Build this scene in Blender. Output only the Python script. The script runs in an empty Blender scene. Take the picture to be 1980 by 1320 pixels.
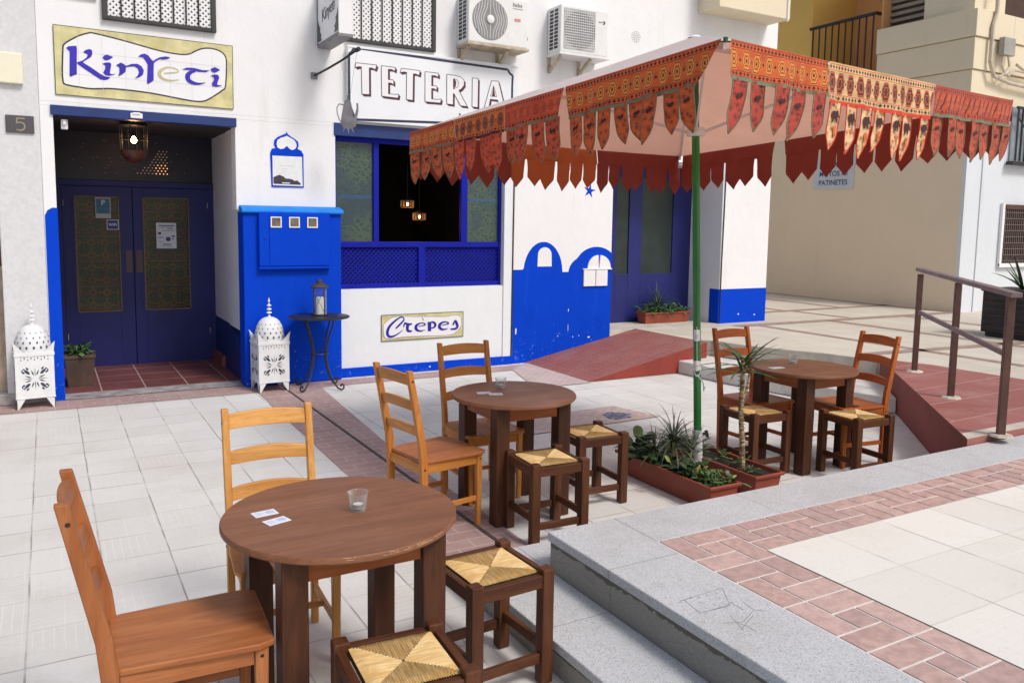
import bpy, bmesh, math, random
from mathutils import Vector, Matrix, Euler
R = math.radians
random.seed(7)
scene = bpy.context.scene
COL = scene.collection

# ---------------------------------------------------------------- camera
cam = bpy.data.cameras.new('camera')
camo = bpy.data.objects.new('camera', cam)
COL.objects.link(camo)
yaw, pit, rol = 0.51784508, -0.10371504, 0.01512564
_f = Vector((math.sin(yaw)*math.cos(pit), math.cos(yaw)*math.cos(pit), math.sin(pit)))
_r = _f.cross(Vector((0, 0, 1))).normalized()
_u = _r.cross(_f)
_r, _u = _r*math.cos(rol)+_u*math.sin(rol), _u*math.cos(rol)-_r*math.sin(rol)
mx = Matrix((_r, _u, -_f)).transposed().to_4x4()
mx.translation = (0, 0, 1.8)
camo.matrix_world = mx
cam.sensor_width = 36
cam.lens = 1576.17/1980*36
cam.shift_y = -(660-596.37)/1980
cam.clip_start = .05
cam.clip_end = 500
scene.camera = camo

# ---------------------------------------------------------------- light
w = bpy.data.worlds.new('World')
scene.world = w
w.use_nodes = True
nt = w.node_tree
bg = nt.nodes['Background']
sky = nt.nodes.new('ShaderNodeTexSky')
sky.sky_type = 'NISHITA'
sky.sun_disc = False
SUN_EL, SUN_AZ = 50, 158      # azimuth measured from +Y towards +X
sky.sun_elevation = R(SUN_EL)
sky.sun_rotation = R(SUN_AZ)
sky.altitude = 0
sky.air_density = 1.2
sky.dust_density = 4
sky.ozone_density = 1
nt.links.new(sky.outputs[0], bg.inputs[0])
bg.inputs[1].default_value = 0.12
sun = bpy.data.lights.new('sun', 'SUN')
sun.energy = 1.9
sun.angle = R(14)
sun.color = (1, .98, .955)
suno = bpy.data.objects.new('sun', sun)
COL.objects.link(suno)
sd = Vector((math.sin(R(SUN_AZ))*math.cos(R(SUN_EL)), math.cos(R(SUN_AZ))*math.cos(R(SUN_EL)), math.sin(R(SUN_EL))))
suno.rotation_euler = sd.to_track_quat('Z', 'Y').to_euler()
suno.location = (0, -5, 12)
scene.view_settings.view_transform = 'Standard'
scene.view_settings.look = 'None'
scene.view_settings.gamma = 1
scene.view_settings.exposure = 0.09
scene.render.engine = 'CYCLES'

# ---------------------------------------------------------------- helpers
class MB:
    def __init__(s):
        s.v = []; s.f = []; s.m = []; s.uv = {}
    def add(s, vs, fs, mi=0):
        o = len(s.v); s.v += [tuple(p) for p in vs]
        for f in fs:
            s.f.append(tuple(i+o for i in f)); s.m.append(mi)
        return s
    def box(s, x0, x1, y0, y1, z0, z1, mi=0):
        return s.add([(x0,y0,z0),(x1,y0,z0),(x1,y1,z0),(x0,y1,z0),(x0,y0,z1),(x1,y0,z1),(x1,y1,z1),(x0,y1,z1)],
              [(0,3,2,1),(4,5,6,7),(0,1,5,4),(1,2,6,5),(2,3,7,6),(3,0,4,7)], mi)
    def beam(s, a, b, wx, wy, up=(0,0,1), mi=0, wx2=None, wy2=None):
        a = Vector(a); b = Vector(b); d = (b-a).normalized(); up = Vector(up)
        if abs(d.dot(up)) > .98: up = Vector((0,1,0))
        x = d.cross(up).normalized(); y = x.cross(d)
        wx2 = wx if wx2 is None else wx2; wy2 = wy if wy2 is None else wy2
        vs = []
        for p, p1, p2 in ((a, wx, wy), (b, wx2, wy2)):
            for i, j in ((-1,-1),(1,-1),(1,1),(-1,1)): vs.append(p+x*i*p1/2+y*j*p2/2)
        return s.add(vs, [(0,1,2,3),(7,6,5,4),(0,4,5,1),(1,5,6,2),(2,6,7,3),(3,7,4,0)], mi)
    def tube(s, pts, r, n=8, mi=0, cap=True, closed=False):
        pts = [Vector(p) for p in pts]; L = len(pts); rs = r if isinstance(r, (list, tuple)) else [r]*L
        o = len(s.v); px = None
        for i, p in enumerate(pts):
            a = pts[(i-1) % L] if (closed or i) else p
            b = pts[(i+1) % L] if (closed or i < L-1) else p
            t = (b-a).normalized()
            if px is None:
                px = t.orthogonal().normalized()
            px = (px-t*px.dot(t)).normalized(); py = t.cross(px)
            for k in range(n):
                an = 2*math.pi*k/n
                s.v.append(tuple(p+(px*math.cos(an)+py*math.sin(an))*rs[i]))
        for i in range(L if closed else L-1):
            for k in range(n):
                a0 = o+i*n+k; a1 = o+i*n+(k+1) % n; b0 = o+((i+1) % L)*n+k; b1 = o+((i+1) % L)*n+(k+1) % n
                s.f.append((a0,a1,b1,b0)); s.m.append(mi)
        if cap and not closed:
            s.f.append(tuple(o+k for k in reversed(range(n)))); s.m.append(mi)
            s.f.append(tuple(o+(L-1)*n+k for k in range(n))); s.m.append(mi)
        return s
    def lathe(s, prof, c=(0,0,0), n=24, mi=0):
        o = len(s.v)
        for r, z in prof:
            for k in range(n):
                an = 2*math.pi*k/n
                s.v.append((c[0]+r*math.cos(an), c[1]+r*math.sin(an), c[2]+z))
        for i in range(len(prof)-1):
            for k in range(n):
                s.f.append((o+i*n+k, o+i*n+(k+1) % n, o+(i+1)*n+(k+1) % n, o+(i+1)*n+k)); s.m.append(mi)
        for i, rev in ((0, 1), (len(prof)-1, 0)):
            if prof[i][0] > 1e-5:
                r_ = range(n); r_ = reversed(r_) if rev else r_
                s.f.append(tuple(o+i*n+k for k in r_)); s.m.append(mi)
        return s
    def prism(s, poly, fr, t, mi=0):
        """poly in 2-D, fr(a,b,d) -> 3-D, thickness t (d from 0 to t)"""
        n = len(poly)
        vs = [fr(a, b, 0) for a, b in poly]+[fr(a, b, t) for a, b in poly]
        fs = [tuple(reversed(range(n))), tuple(range(n, 2*n))]
        fs += [(i, (i+1) % n, n+(i+1) % n, n+i) for i in range(n)]
        return s.add(vs, fs, mi)
    def poly(s, poly, fr, mi=0):
        return s.add([fr(a, b, 0) for a, b in poly], [tuple(range(len(poly)))], mi)
    def ribbon(s, pts, fr, d0=0, mi=0, sub=4, fixed=None):
        """pts (x, z, width) smoothed by Catmull-Rom into one flat stroke with round-ish ends"""
        P = [Vector(p if fixed is None else (p[0], p[1], fixed)) for p in pts]
        Q = []
        for i in range(len(P)-1):
            p0 = P[max(i-1, 0)]; p1 = P[i]; p2 = P[i+1]; p3 = P[min(i+2, len(P)-1)]
            for k in range(sub):
                t = k/sub
                Q.append(.5*((2*p1)+(p2-p0)*t+(2*p0-5*p1+4*p2-p3)*t*t+(3*p1-p0-3*p2+p3)*t**3))
        Q.append(P[-1])
        vs = []
        for i, q in enumerate(Q):
            a = Q[max(i-1, 0)]; b = Q[min(i+1, len(Q)-1)]
            t = Vector((b.x-a.x, b.y-a.y)).normalized(); n = Vector((-t.y, t.x)); hw = q.z/2
            vs += [fr(q.x+n.x*hw, q.y+n.y*hw, d0), fr(q.x-n.x*hw, q.y-n.y*hw, d0)]
        return s.add(vs, [(2*i, 2*i+1, 2*i+3, 2*i+2) for i in range(len(Q)-1)], mi)

def P(o, **k):
    for a, b in k.items():
        if b is not None: o[a] = b
    return o
def empty(name, label, cat, loc=(0,0,0), rz=0, group=None):
    o = bpy.data.objects.new(name, None); o.empty_display_size = .1
    COL.objects.link(o); o.location = loc; o.rotation_euler = (0, 0, rz)
    return P(o, label=label, category=cat, group=group)
def obj(name, mb, m, parent=None, smooth=False, bev=0, world=False, label=None, cat=None, group=None, kind=None, seg=2, fix=True):
    me = bpy.data.meshes.new(name)
    vs = mb.v
    if world and parent is not None:
        off = world_loc(parent); vs = [(a-off[0], b-off[1], c-off[2]) for a, b, c in vs]
    me.from_pydata(vs, [], mb.f)
    for mm in (m if isinstance(m, (list, tuple)) else [m]): me.materials.append(mm)
    if any(mb.m): me.polygons.foreach_set('material_index', mb.m)
    if fix:
        b = bmesh.new(); b.from_mesh(me); bmesh.ops.recalc_face_normals(b, faces=b.faces); b.to_mesh(me); b.free()
    if smooth: me.polygons.foreach_set('use_smooth', [True]*len(me.polygons))
    me.update()
    o = bpy.data.objects.new(name, me); COL.objects.link(o)
    if parent is not None: o.parent = parent
    if bev:
        md = o.modifiers.new('bevel', 'BEVEL'); md.width = bev; md.segments = seg; md.limit_method = 'ANGLE'; md.angle_limit = R(35)
    if smooth and mb.f and bev == 0 and smooth != 'full':
        try:
            me.set_sharp_from_angle(angle=R(40))
        except Exception: pass
    return P(o, label=label, category=cat, group=group, kind=kind)
def world_loc(o):
    l = Vector(o.location)
    while o.parent: o = o.parent; l = l+Vector(o.location)
    return l
def copy_tree(o, parent=None, loc=None, rz=None, label=None):
    c = o.copy(); COL.objects.link(c)
    if parent is not None: c.parent = parent
    if loc is not None: c.location = loc
    if rz is not None: c.rotation_euler = (0, 0, rz)
    if label: c['label'] = label
    for ch in [x for x in bpy.data.objects if x.parent == o]: copy_tree(ch, c)
    return c
def FY(y):                      # frame on a wall facing -Y: d comes out of the wall
    return lambda a, b, d: (a, y-d, b)
def FZ(z): return lambda a, b, d: (a, b, z+d)
def FXn(x): return lambda a, b, d: (x-d, a, b)

# ---------------------------------------------------------------- materials
def newmat(name):
    m = bpy.data.materials.new(name); m.use_nodes = True
    return m, m.node_tree, m.node_tree.nodes['Principled BSDF']
def N(t, typ, **k):
    n = t.nodes.new(typ)
    for a, b in k.items():
        if a in n.inputs.keys(): n.inputs[a].default_value = b
        else: setattr(n, a, b)
    return n
def M(t, op, a, b=None, c=None):
    n = t.nodes.new('ShaderNodeMath'); n.operation = op
    for i, x in enumerate((a, b, c)):
        if x is None: continue
        if isinstance(x, (int, float)): n.inputs[i].default_value = x
        else: t.links.new(x, n.inputs[i])
    return n.outputs[0]
def mix(t, fac, a, b, mode='MIX'):
    n = t.nodes.new('ShaderNodeMix'); n.data_type = 'RGBA'; n.blend_type = mode
    for k, x in ((0, fac), (6, a), (7, b)):
        if isinstance(x, (int, float)): n.inputs[k].default_value = x
        elif isinstance(x, tuple): n.inputs[k].default_value = (*x, 1) if len(x) == 3 else x
        else: t.links.new(x, n.inputs[k])
    return n.outputs[2]
def ramp(t, src, lo, hi):
    n = t.nodes.new('ShaderNodeMapRange'); n.inputs[1].default_value = lo; n.inputs[2].default_value = hi
    n.interpolation_type = 'SMOOTHSTEP'
    t.links.new(src, n.inputs[0]); return n.outputs[0]
def coord(t, kind='Object', scale=(1,1,1), rot=(0,0,0)):
    if kind == 'World':
        src = t.nodes.new('ShaderNodeNewGeometry').outputs['Position']
    else:
        src = t.nodes.new('ShaderNodeTexCoord').outputs[kind]
    mp = t.nodes.new('ShaderNodeMapping'); mp.inputs['Scale'].default_value = scale; mp.inputs['Rotation'].default_value = rot
    t.links.new(src, mp.inputs[0]); return mp.outputs[0]
def noise(t, vec, scale, detail=3, rough=.55):
    n = N(t, 'ShaderNodeTexNoise'); n.inputs['Scale'].default_value = scale; n.inputs['Detail'].default_value = detail
    n.inputs['Roughness'].default_value = rough
    t.links.new(vec, n.inputs['Vector']); return n.outputs[0]
def bump(t, b, h, strength=.3, dist=.01, prev=None):
    n = N(t, 'ShaderNodeBump'); n.inputs['Strength'].default_value = strength; n.inputs['Distance'].default_value = dist
    t.links.new(h, n.inputs['Height'])
    if prev is not None: t.links.new(prev, n.inputs['Normal'])
    if b is not None: t.links.new(n.outputs[0], b.inputs['Normal'])
    return n.outputs[0]
def sc(c, k): return tuple(min(1, x*k) for x in c)
def simple(name, c, rough=.6, var=.08, scale=6, bs=0, bscale=80, metal=0, coat=0, kind='Object', dirt=None, dirtamt=.5, emit=None, es=0, spec=.5):
    m, t, b = newmat(name)
    v = coord(t, kind)
    n1 = noise(t, v, scale, 4)
    col = mix(t, ramp(t, n1, .3, .7), sc(c, 1-var), sc(c, 1+var))
    if dirt:
        n2 = noise(t, v, 1.7, 6, .7)
        col = mix(t, M(t, 'MULTIPLY', ramp(t, n2, .55, .75), dirtamt), col, dirt)
    t.links.new(col, b.inputs['Base Color'])
    b.inputs['Roughness'].default_value = rough; b.inputs['Metallic'].default_value = metal
    b.inputs['Coat Weight'].default_value = coat; b.inputs['Specular IOR Level'].default_value = spec
    if bs: bump(t, b, noise(t, v, bscale, 3), bs, .004)
    if emit:
        b.inputs['Emission Color'].default_value = (*emit, 1); b.inputs['Emission Strength'].default_value = es
    return m
def wood(name, c1, c2, ax, rough=.4, coat=.15, knots=True):
    m, t, b = newmat(name)
    s = [11, 11, 11]; s[ax] = .9
    v = coord(t, 'Object', tuple(s))
    info = t.nodes.new('ShaderNodeObjectInfo')
    ad = t.nodes.new('ShaderNodeVectorMath'); ad.operation = 'ADD'
    t.links.new(v, ad.inputs[0]); rnd = t.nodes.new('ShaderNodeCombineXYZ')
    t.links.new(M(t, 'MULTIPLY', info.outputs['Random'], 37), rnd.inputs[0]); t.links.new(M(t, 'MULTIPLY', info.outputs['Random'], 91), rnd.inputs[1])
    t.links.new(rnd.outputs[0], ad.inputs[1]); v = ad.outputs[0]
    n1 = noise(t, v, 1.3, 6, .65); n2 = noise(t, v, 12, 4, .65)
    rings = M(t, 'FRACT', M(t, 'MULTIPLY', noise(t, v, .45, 2, .4), 13)); rings = M(t, 'MULTIPLY', ramp(t, rings, .55, .95), ramp(t, n1, .3, .6))
    col = mix(t, ramp(t, n1, .32, .68), c1, c2)
    col = mix(t, M(t, 'MULTIPLY', rings, .30), col, sc(c1, .62))
    col = mix(t, M(t, 'MULTIPLY', ramp(t, n2, .48, .70), .40), col, sc(c1, .55))
    v2 = coord(t, 'Object'); n3 = noise(t, v2, 3.2, 4)
    col = mix(t, M(t, 'MULTIPLY', ramp(t, n3, .5, .75), .4), col, sc(c1, .8))
    col = mix(t, M(t, 'MULTIPLY', ramp(t, noise(t, v2, 24, 4, .8), .66, .76), .35), col, sc(c2, 1.35))
    bright = M(t, 'MULTIPLY_ADD', info.outputs['Random'], .22, .89)
    hsv = t.nodes.new('ShaderNodeHueSaturation'); t.links.new(col, hsv.inputs['Color']); t.links.new(bright, hsv.inputs['Value']); col = hsv.outputs[0]
    t.links.new(col, b.inputs['Base Color'])
    rr = M(t, 'MULTIPLY_ADD', n3, .45, rough-.15); t.links.new(rr, b.inputs['Roughness'])
    b.inputs['Coat Weight'].default_value = coat*.4; b.inputs['Coat Roughness'].default_value = .35; b.inputs['Specular IOR Level'].default_value = .3
    bump(t, b, n2, .18, .002)
    return m
def wallpaint(name, c, dirt, amt=.5, scuff=None, rough=.7, spec=.3):
    """masonry paint: trowelled relief, faint vertical run marks, patches and scuffs"""
    m, t, b = newmat(name); v = coord(t, 'World'); vs_ = coord(t, 'World', (5, 5, .45))
    col = mix(t, ramp(t, noise(t, v, 1.3, 5, .6), .3, .7), sc(c, .97), c)
    col = mix(t, M(t, 'MULTIPLY', ramp(t, noise(t, vs_, 1.2, 5, .7), .56, .74), amt), col, dirt)
    col = mix(t, M(t, 'MULTIPLY', ramp(t, noise(t, v, 3.5, 7, .8), .60, .72), amt*.7), col, dirt)
    sp = t.nodes.new('ShaderNodeSeparateXYZ'); t.links.new(v, sp.inputs[0])
    if scuff:
        low = ramp(t, sp.outputs[2], .9, .0)
        k = M(t, 'GREATER_THAN', M(t, 'ADD', noise(t, v, 16, 6, .8), M(t, 'MULTIPLY', low, .10)), .705)
        col = mix(t, M(t, 'MULTIPLY', k, .7), col, scuff)
        k = M(t, 'MULTIPLY', ramp(t, noise(t, v, 2.1, 6, .75), .52, .7), .45); col = mix(t, k, col, sc(c, .72))
    t.links.new(col, b.inputs['Base Color']); b.inputs['Roughness'].default_value = rough; b.inputs['Specular IOR Level'].default_value = spec
    n1 = bump(t, None, noise(t, v, 5, 4, .6), .35, .02); bump(t, b, noise(t, v, 60, 3), .25, .004, n1)
    return m
def band(t, u, lo, hi):        # 1 inside lo..hi
    return M(t, 'MULTIPLY', M(t, 'GREATER_THAN', u, lo), M(t, 'LESS_THAN', u, hi))
def lattice_tiles(t, v, sx, sy, ox, oy, w, brk):
    """joint mask of a grid of slabs"""
    sp = t.nodes.new('ShaderNodeSeparateXYZ'); t.links.new(v, sp.inputs[0])
    def g(s, o, ww): return M(t, 'LESS_THAN', M(t, 'ABSOLUTE', M(t, 'SUBTRACT', M(t, 'FRACT', M(t, 'DIVIDE', M(t, 'SUBTRACT', s, o), sx)), .5)), ww/sx)
    gx = g(sp.outputs[0], ox+sx/2, w); gy = g(sp.outputs[1], oy+sx/2, w)
    return gx, gy, sp

def paving(name='pale_paving', S=.33, OX=.187, OY=8.6, tint=(1,1,1)):
    m, t, b = newmat(name)
    v = coord(t, 'World')
    wob = noise(t, v, 2, 2); wv = t.nodes.new('ShaderNodeVectorMath'); wv.operation = 'ADD'
    cw = t.nodes.new('ShaderNodeCombineXYZ'); k = M(t, 'MULTIPLY', M(t, 'SUBTRACT', wob, .5), .012)
    t.links.new(k, cw.inputs[0]); t.links.new(k, cw.inputs[1]); t.links.new(v, wv.inputs[0]); t.links.new(cw.outputs[0], wv.inputs[1])
    gx, gy, sp = lattice_tiles(t, wv.outputs[0], S, S, OX, OY, .0042, 0)
    nb = noise(t, v, 1.3, 3, .6); nb2 = noise(t, v, 2.1, 4, .6)
    jx = M(t, 'MULTIPLY', gx, M(t, 'MULTIPLY_ADD', ramp(t, nb2, .40, .60), .75, .25)); jy = M(t, 'MULTIPLY', gy, M(t, 'MULTIPLY_ADD', ramp(t, nb, .46, .62), .75, .2))
    j = M(t, 'MAXIMUM', jx, jy)
    def cell(s, o): return M(t, 'FLOOR', M(t, 'DIVIDE', M(t, 'SUBTRACT', s, o), S))
    ch = M(t, 'MODULO', M(t, 'ABSOLUTE', M(t, 'ADD', cell(sp.outputs[0], OX), cell(sp.outputs[1], OY))), 2)
    fx = M(t, 'FRACT', M(t, 'DIVIDE', sp.outputs[0], .0413)); fy = M(t, 'FRACT', M(t, 'DIVIDE', sp.outputs[1], .0413))
    gx2 = M(t, 'FRACT', M(t, 'DIVIDE', sp.outputs[0], .165)); gy2 = M(t, 'FRACT', M(t, 'DIVIDE', sp.outputs[1], .165))
    hx = M(t, 'MAXIMUM', M(t, 'LESS_THAN', fy, .12), M(t, 'LESS_THAN', gx2, .03))
    hy = M(t, 'MAXIMUM', M(t, 'LESS_THAN', fx, .12), M(t, 'LESS_THAN', gy2, .03))
    rel = M(t, 'ADD', M(t, 'MULTIPLY', ch, hx), M(t, 'MULTIPLY', M(t, 'SUBTRACT', 1, ch), hy))
    wear = ramp(t, noise(t, v, 1.6, 4), .42, .62); rel = M(t, 'MULTIPLY', rel, wear)
    wn = N(t, 'ShaderNodeTexWhiteNoise'); wn.noise_dimensions = '2D'
    cc = t.nodes.new('ShaderNodeCombineXYZ'); t.links.new(cell(sp.outputs[0], OX), cc.inputs[0]); t.links.new(cell(sp.outputs[1], OY), cc.inputs[1])
    t.links.new(cc.outputs[0], wn.inputs['Vector'])
    col = mix(t, wn.outputs[0], (.62, .613, .588), (.675, .668, .645))
    col = mix(t, M(t, 'MULTIPLY', ramp(t, noise(t, v, .9, 6, .7), .42, .7), .5), col, (.52, .49, .44))
    col = mix(t, M(t, 'MULTIPLY', ramp(t, noise(t, v, 55, 4, .75), .52, .78), .4), col, (.42, .39, .35))
    col = mix(t, M(t, 'MULTIPLY', ramp(t, noise(t, v, 7, 5, .7), .62, .75), .3), col, (.44, .40, .35))
    col = mix(t, M(t, 'MULTIPLY', rel, .38), col, (.80, .79, .75))
    col = mix(t, M(t, 'MULTIPLY', j, .68), col, (.16, .135, .115))
    if tint != (1,1,1): col = mix(t, 1, col, tint, 'MULTIPLY')
    t.links.new(col, b.inputs['Base Color']); b.inputs['Roughness'].default_value = .72; b.inputs['Specular IOR Level'].default_value = .35
    n1 = bump(t, None, M(t, 'SUBTRACT', 1, j), .6, .004)
    n2 = bump(t, None, rel, .25, .002, n1)
    bump(t, b, noise(t, v, 90, 3), .3, .002, n2)
    return m
def bricks(name, c1, c2, cm, bw=.2, bh=.1, ms=.006, wear=.4, rot=0, wearc=(.6,.5,.47)):
    m, t, b = newmat(name)
    v = coord(t, 'World', (1,1,1), (0,0,rot))
    n = N(t, 'ShaderNodeTexBrick'); n.inputs['Scale'].default_value = 1
    n.inputs['Brick Width'].default_value = bw; n.inputs['Row Height'].default_value = bh; n.inputs['Mortar Size'].default_value = ms
    n.inputs['Color1'].default_value = (*c1, 1); n.inputs['Color2'].default_value = (*c2, 1); n.inputs['Mortar'].default_value = (*cm, 1)
    t.links.new(v, n.inputs['Vector'])
    col = mix(t, M(t, 'MULTIPLY', ramp(t, noise(t, v, 2.2, 6, .75), .45, .7), wear), n.outputs[0], wearc)
    col = mix(t, M(t, 'MULTIPLY', ramp(t, noise(t, v, 70, 3, .7), .5, .75), .4), col, sc(c1, .55))
    t.links.new(col, b.inputs['Base Color']); b.inputs['Roughness'].default_value = .75
    n1 = bump(t, None, n.outputs[1], .3, .003)
    bump(t, b, noise(t, v, 120, 2), .3, .002, n1)
    return m
def granite(name, a, bb, grime, lip=False):
    m, t, b = newmat(name)
    v = coord(t, 'World')
    vo = N(t, 'ShaderNodeTexVoronoi'); vo.inputs['Scale'].default_value = 260; t.links.new(v, vo.inputs['Vector'])
    hs = t.nodes.new('ShaderNodeSeparateColor'); t.links.new(vo.outputs['Color'], hs.inputs[0])
    col = mix(t, hs.outputs[0], a, bb)
    col = mix(t, M(t, 'MULTIPLY', M(t, 'GREATER_THAN', hs.outputs[1], .86), .45), col, (.13, .13, .135))
    col = mix(t, M(t, 'MULTIPLY', ramp(t, noise(t, v, 1.6, 7, .7), .42, .72), grime), col, (.3, .285, .25))
    col = mix(t, M(t, 'MULTIPLY', ramp(t, noise(t, v, 7, 6, .8), .58, .72), min(1, grime*1.1+.1)), col, (.24, .23, .21))
    col = mix(t, M(t, 'MULTIPLY', ramp(t, noise(t, v, 2.6, 2, .5), .72, .78), .35), col, (.12, .11, .10))
    sp = t.nodes.new('ShaderNodeSeparateXYZ'); t.links.new(v, sp.inputs[0])
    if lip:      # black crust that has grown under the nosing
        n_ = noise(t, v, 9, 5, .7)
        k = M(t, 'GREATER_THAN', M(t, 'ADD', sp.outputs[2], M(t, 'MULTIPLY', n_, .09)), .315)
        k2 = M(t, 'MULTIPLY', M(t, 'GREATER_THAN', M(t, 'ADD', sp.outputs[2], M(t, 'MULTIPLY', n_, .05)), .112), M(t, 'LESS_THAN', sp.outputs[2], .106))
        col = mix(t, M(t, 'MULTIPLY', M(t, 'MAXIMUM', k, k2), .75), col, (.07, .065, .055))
    # butt joints between blocks
    j1 = M(t, 'LESS_THAN', M(t, 'ABSOLUTE', M(t, 'SUBTRACT', M(t, 'FRACT', M(t, 'DIVIDE', M(t, 'ADD', sp.outputs[1], .55), 1.3)), .5)), .0022)
    j2 = M(t, 'MULTIPLY', M(t, 'LESS_THAN', M(t, 'ABSOLUTE', M(t, 'SUBTRACT', M(t, 'FRACT', M(t, 'DIVIDE', sp.outputs[0], 1.3)), .5)), .0022), M(t, 'GREATER_THAN', sp.outputs[0], 2.43))
    j1 = M(t, 'MULTIPLY', j1, M(t, 'LESS_THAN', sp.outputs[0], 2.43))
    col = mix(t, M(t, 'MULTIPLY', M(t, 'MAXIMUM', j1, j2), .55), col, (.16, .15, .14))
    t.links.new(col, b.inputs['Base Color']); b.inputs['Roughness'].default_value = .65; b.inputs['Specular IOR Level'].default_value = .35
    n1 = bump(t, None, hs.outputs[0], .12, .0015); bump(t, b, noise(t, v, 12, 5, .7), .25, .006, n1)
    return m
M_pave = paving()
M_pave3 = paving('warm_plaza_paving', .44, 7.4, 5.7, (.90,.83,.73))
M_pave2 = paving('skylit_platform_paving', .40, 2.805, 2.54, (1.14, 1.125, 1.08))  # tint paints the platform's extra sky light into the slab colour
M_brick = bricks('red_band_bricks', (.34, .215, .20), (.40, .265, .245), (.47, .37, .345), .225, .112, .006, .55, 0, (.46,.38,.355))
M_brick2 = bricks('small_red_setts', (.42, .30, .28), (.50, .38, .35), (.60, .53, .50), .11, .055, .005, .6)
M_ramp = bricks('red_ramp_setts', (.24, .060, .046), (.29, .085, .066), (.36, .18, .16), .2, .05, .004, .45, 0, (.31, .20, .19))
M_ramp2 = bricks('red_landing_setts', (.27, .085, .07), (.32, .115, .10), (.46, .29, .26), 4.0, .42, .006, .45, R(-2), (.42, .24, .21))
M_redpaint = simple('oxide_red_paint', (.25, .036, .024), .75, .1, 3, .2, 60, kind='World', dirt=(.3, .07, .05), dirtamt=.5)
M_redpaint2 = simple('dark_oxide_red_paint', (.20, .042, .030), .8, .14, 2.5, .3, 50, kind='World', dirt=(.22, .08, .06), dirtamt=.6)
M_gran = granite('speckled_granite', (.46, .475, .49), (.60, .612, .628), .3)
M_granf = granite('dark_granite_riser', (.25, .245, .22), (.36, .35, .315), .8, True)  # darker base than the treads, with heavier grime and the lip crust
M_concrete = simple('light_concrete', (.50, .46, .39), .8, .15, 4, .3, 60, kind='World', dirt=(.3, .28, .25), dirtamt=.5)
M_kerb = simple('grey_stone_threshold', (.32, .30, .30), .6, .35, 9, .3, 60, kind='World', dirt=(.13, .12, .13), dirtamt=.7)
M_white = wallpaint('white_wall_paint', (.80, .80, .81), (.66, .64, .60), .42)
M_whitesh = wallpaint('cool_white_wall_paint', (.75, .78, .80), (.62, .65, .66), .4)
M_blue = wallpaint('cobalt_wall_paint', (.001, .052, .56), (.006, .075, .60), .5, (.14, .26, .66), .6, .08)
M_bluelt = simple('light_blue_paint', (.015, .20, .66), .6, .1, 6, .2, 40, kind='World', spec=.15)
M_bluewood = simple('ultramarine_joinery_paint', (.008, .014, .30), .55, .08, 4, .1, 60, kind='World', spec=.12)
M_bluedoor = simple('navy_door_paint', (.006, .011, .13), .55, .1, 4, .1, 60, kind='World')
M_bluetrim = simple('dark_blue_lintel_paint', (.008, .03, .15), .45, .15, 5, .2, 60, kind='World')
M_black = simple('black_iron', (.018, .018, .02), .45, .2, 20, .2, 90)
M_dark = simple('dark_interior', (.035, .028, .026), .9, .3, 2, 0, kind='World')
M_greyplaster = simple('grey_speckled_render', (.62, .62, .635), .85, .05, 30, .3, 120, kind='World', dirt=(.56, .56, .56), dirtamt=.4)
M_beige = wallpaint('beige_render', (.78, .65, .49), (.70, .57, .41), .5, None, .8)
M_beigelt = wallpaint('cream_render', (.76, .66, .49), (.66, .55, .40), .4, None, .8)
M_yellow = simple('ochre_render', (.74, .47, .12), .8, .06, 1.2, .15, 60, kind='World')
M_orange = simple('burnt_orange_render', (.64, .33, .13), .8, .06, 1.2, .15, 60, kind='World')
M_bluewall = wallpaint('pale_grey_blue_render', (.66, .69, .73), (.56, .59, .63), .5, None, .8)
M_brownwood = wood('brown_door_wood', (.13, .06, .035), (.2, .1, .06), 2)
M_terrac = simple('dark_terracotta_tiles', (.16, .055, .05), .4, .2, 3, .1, 60, kind='World')
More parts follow.
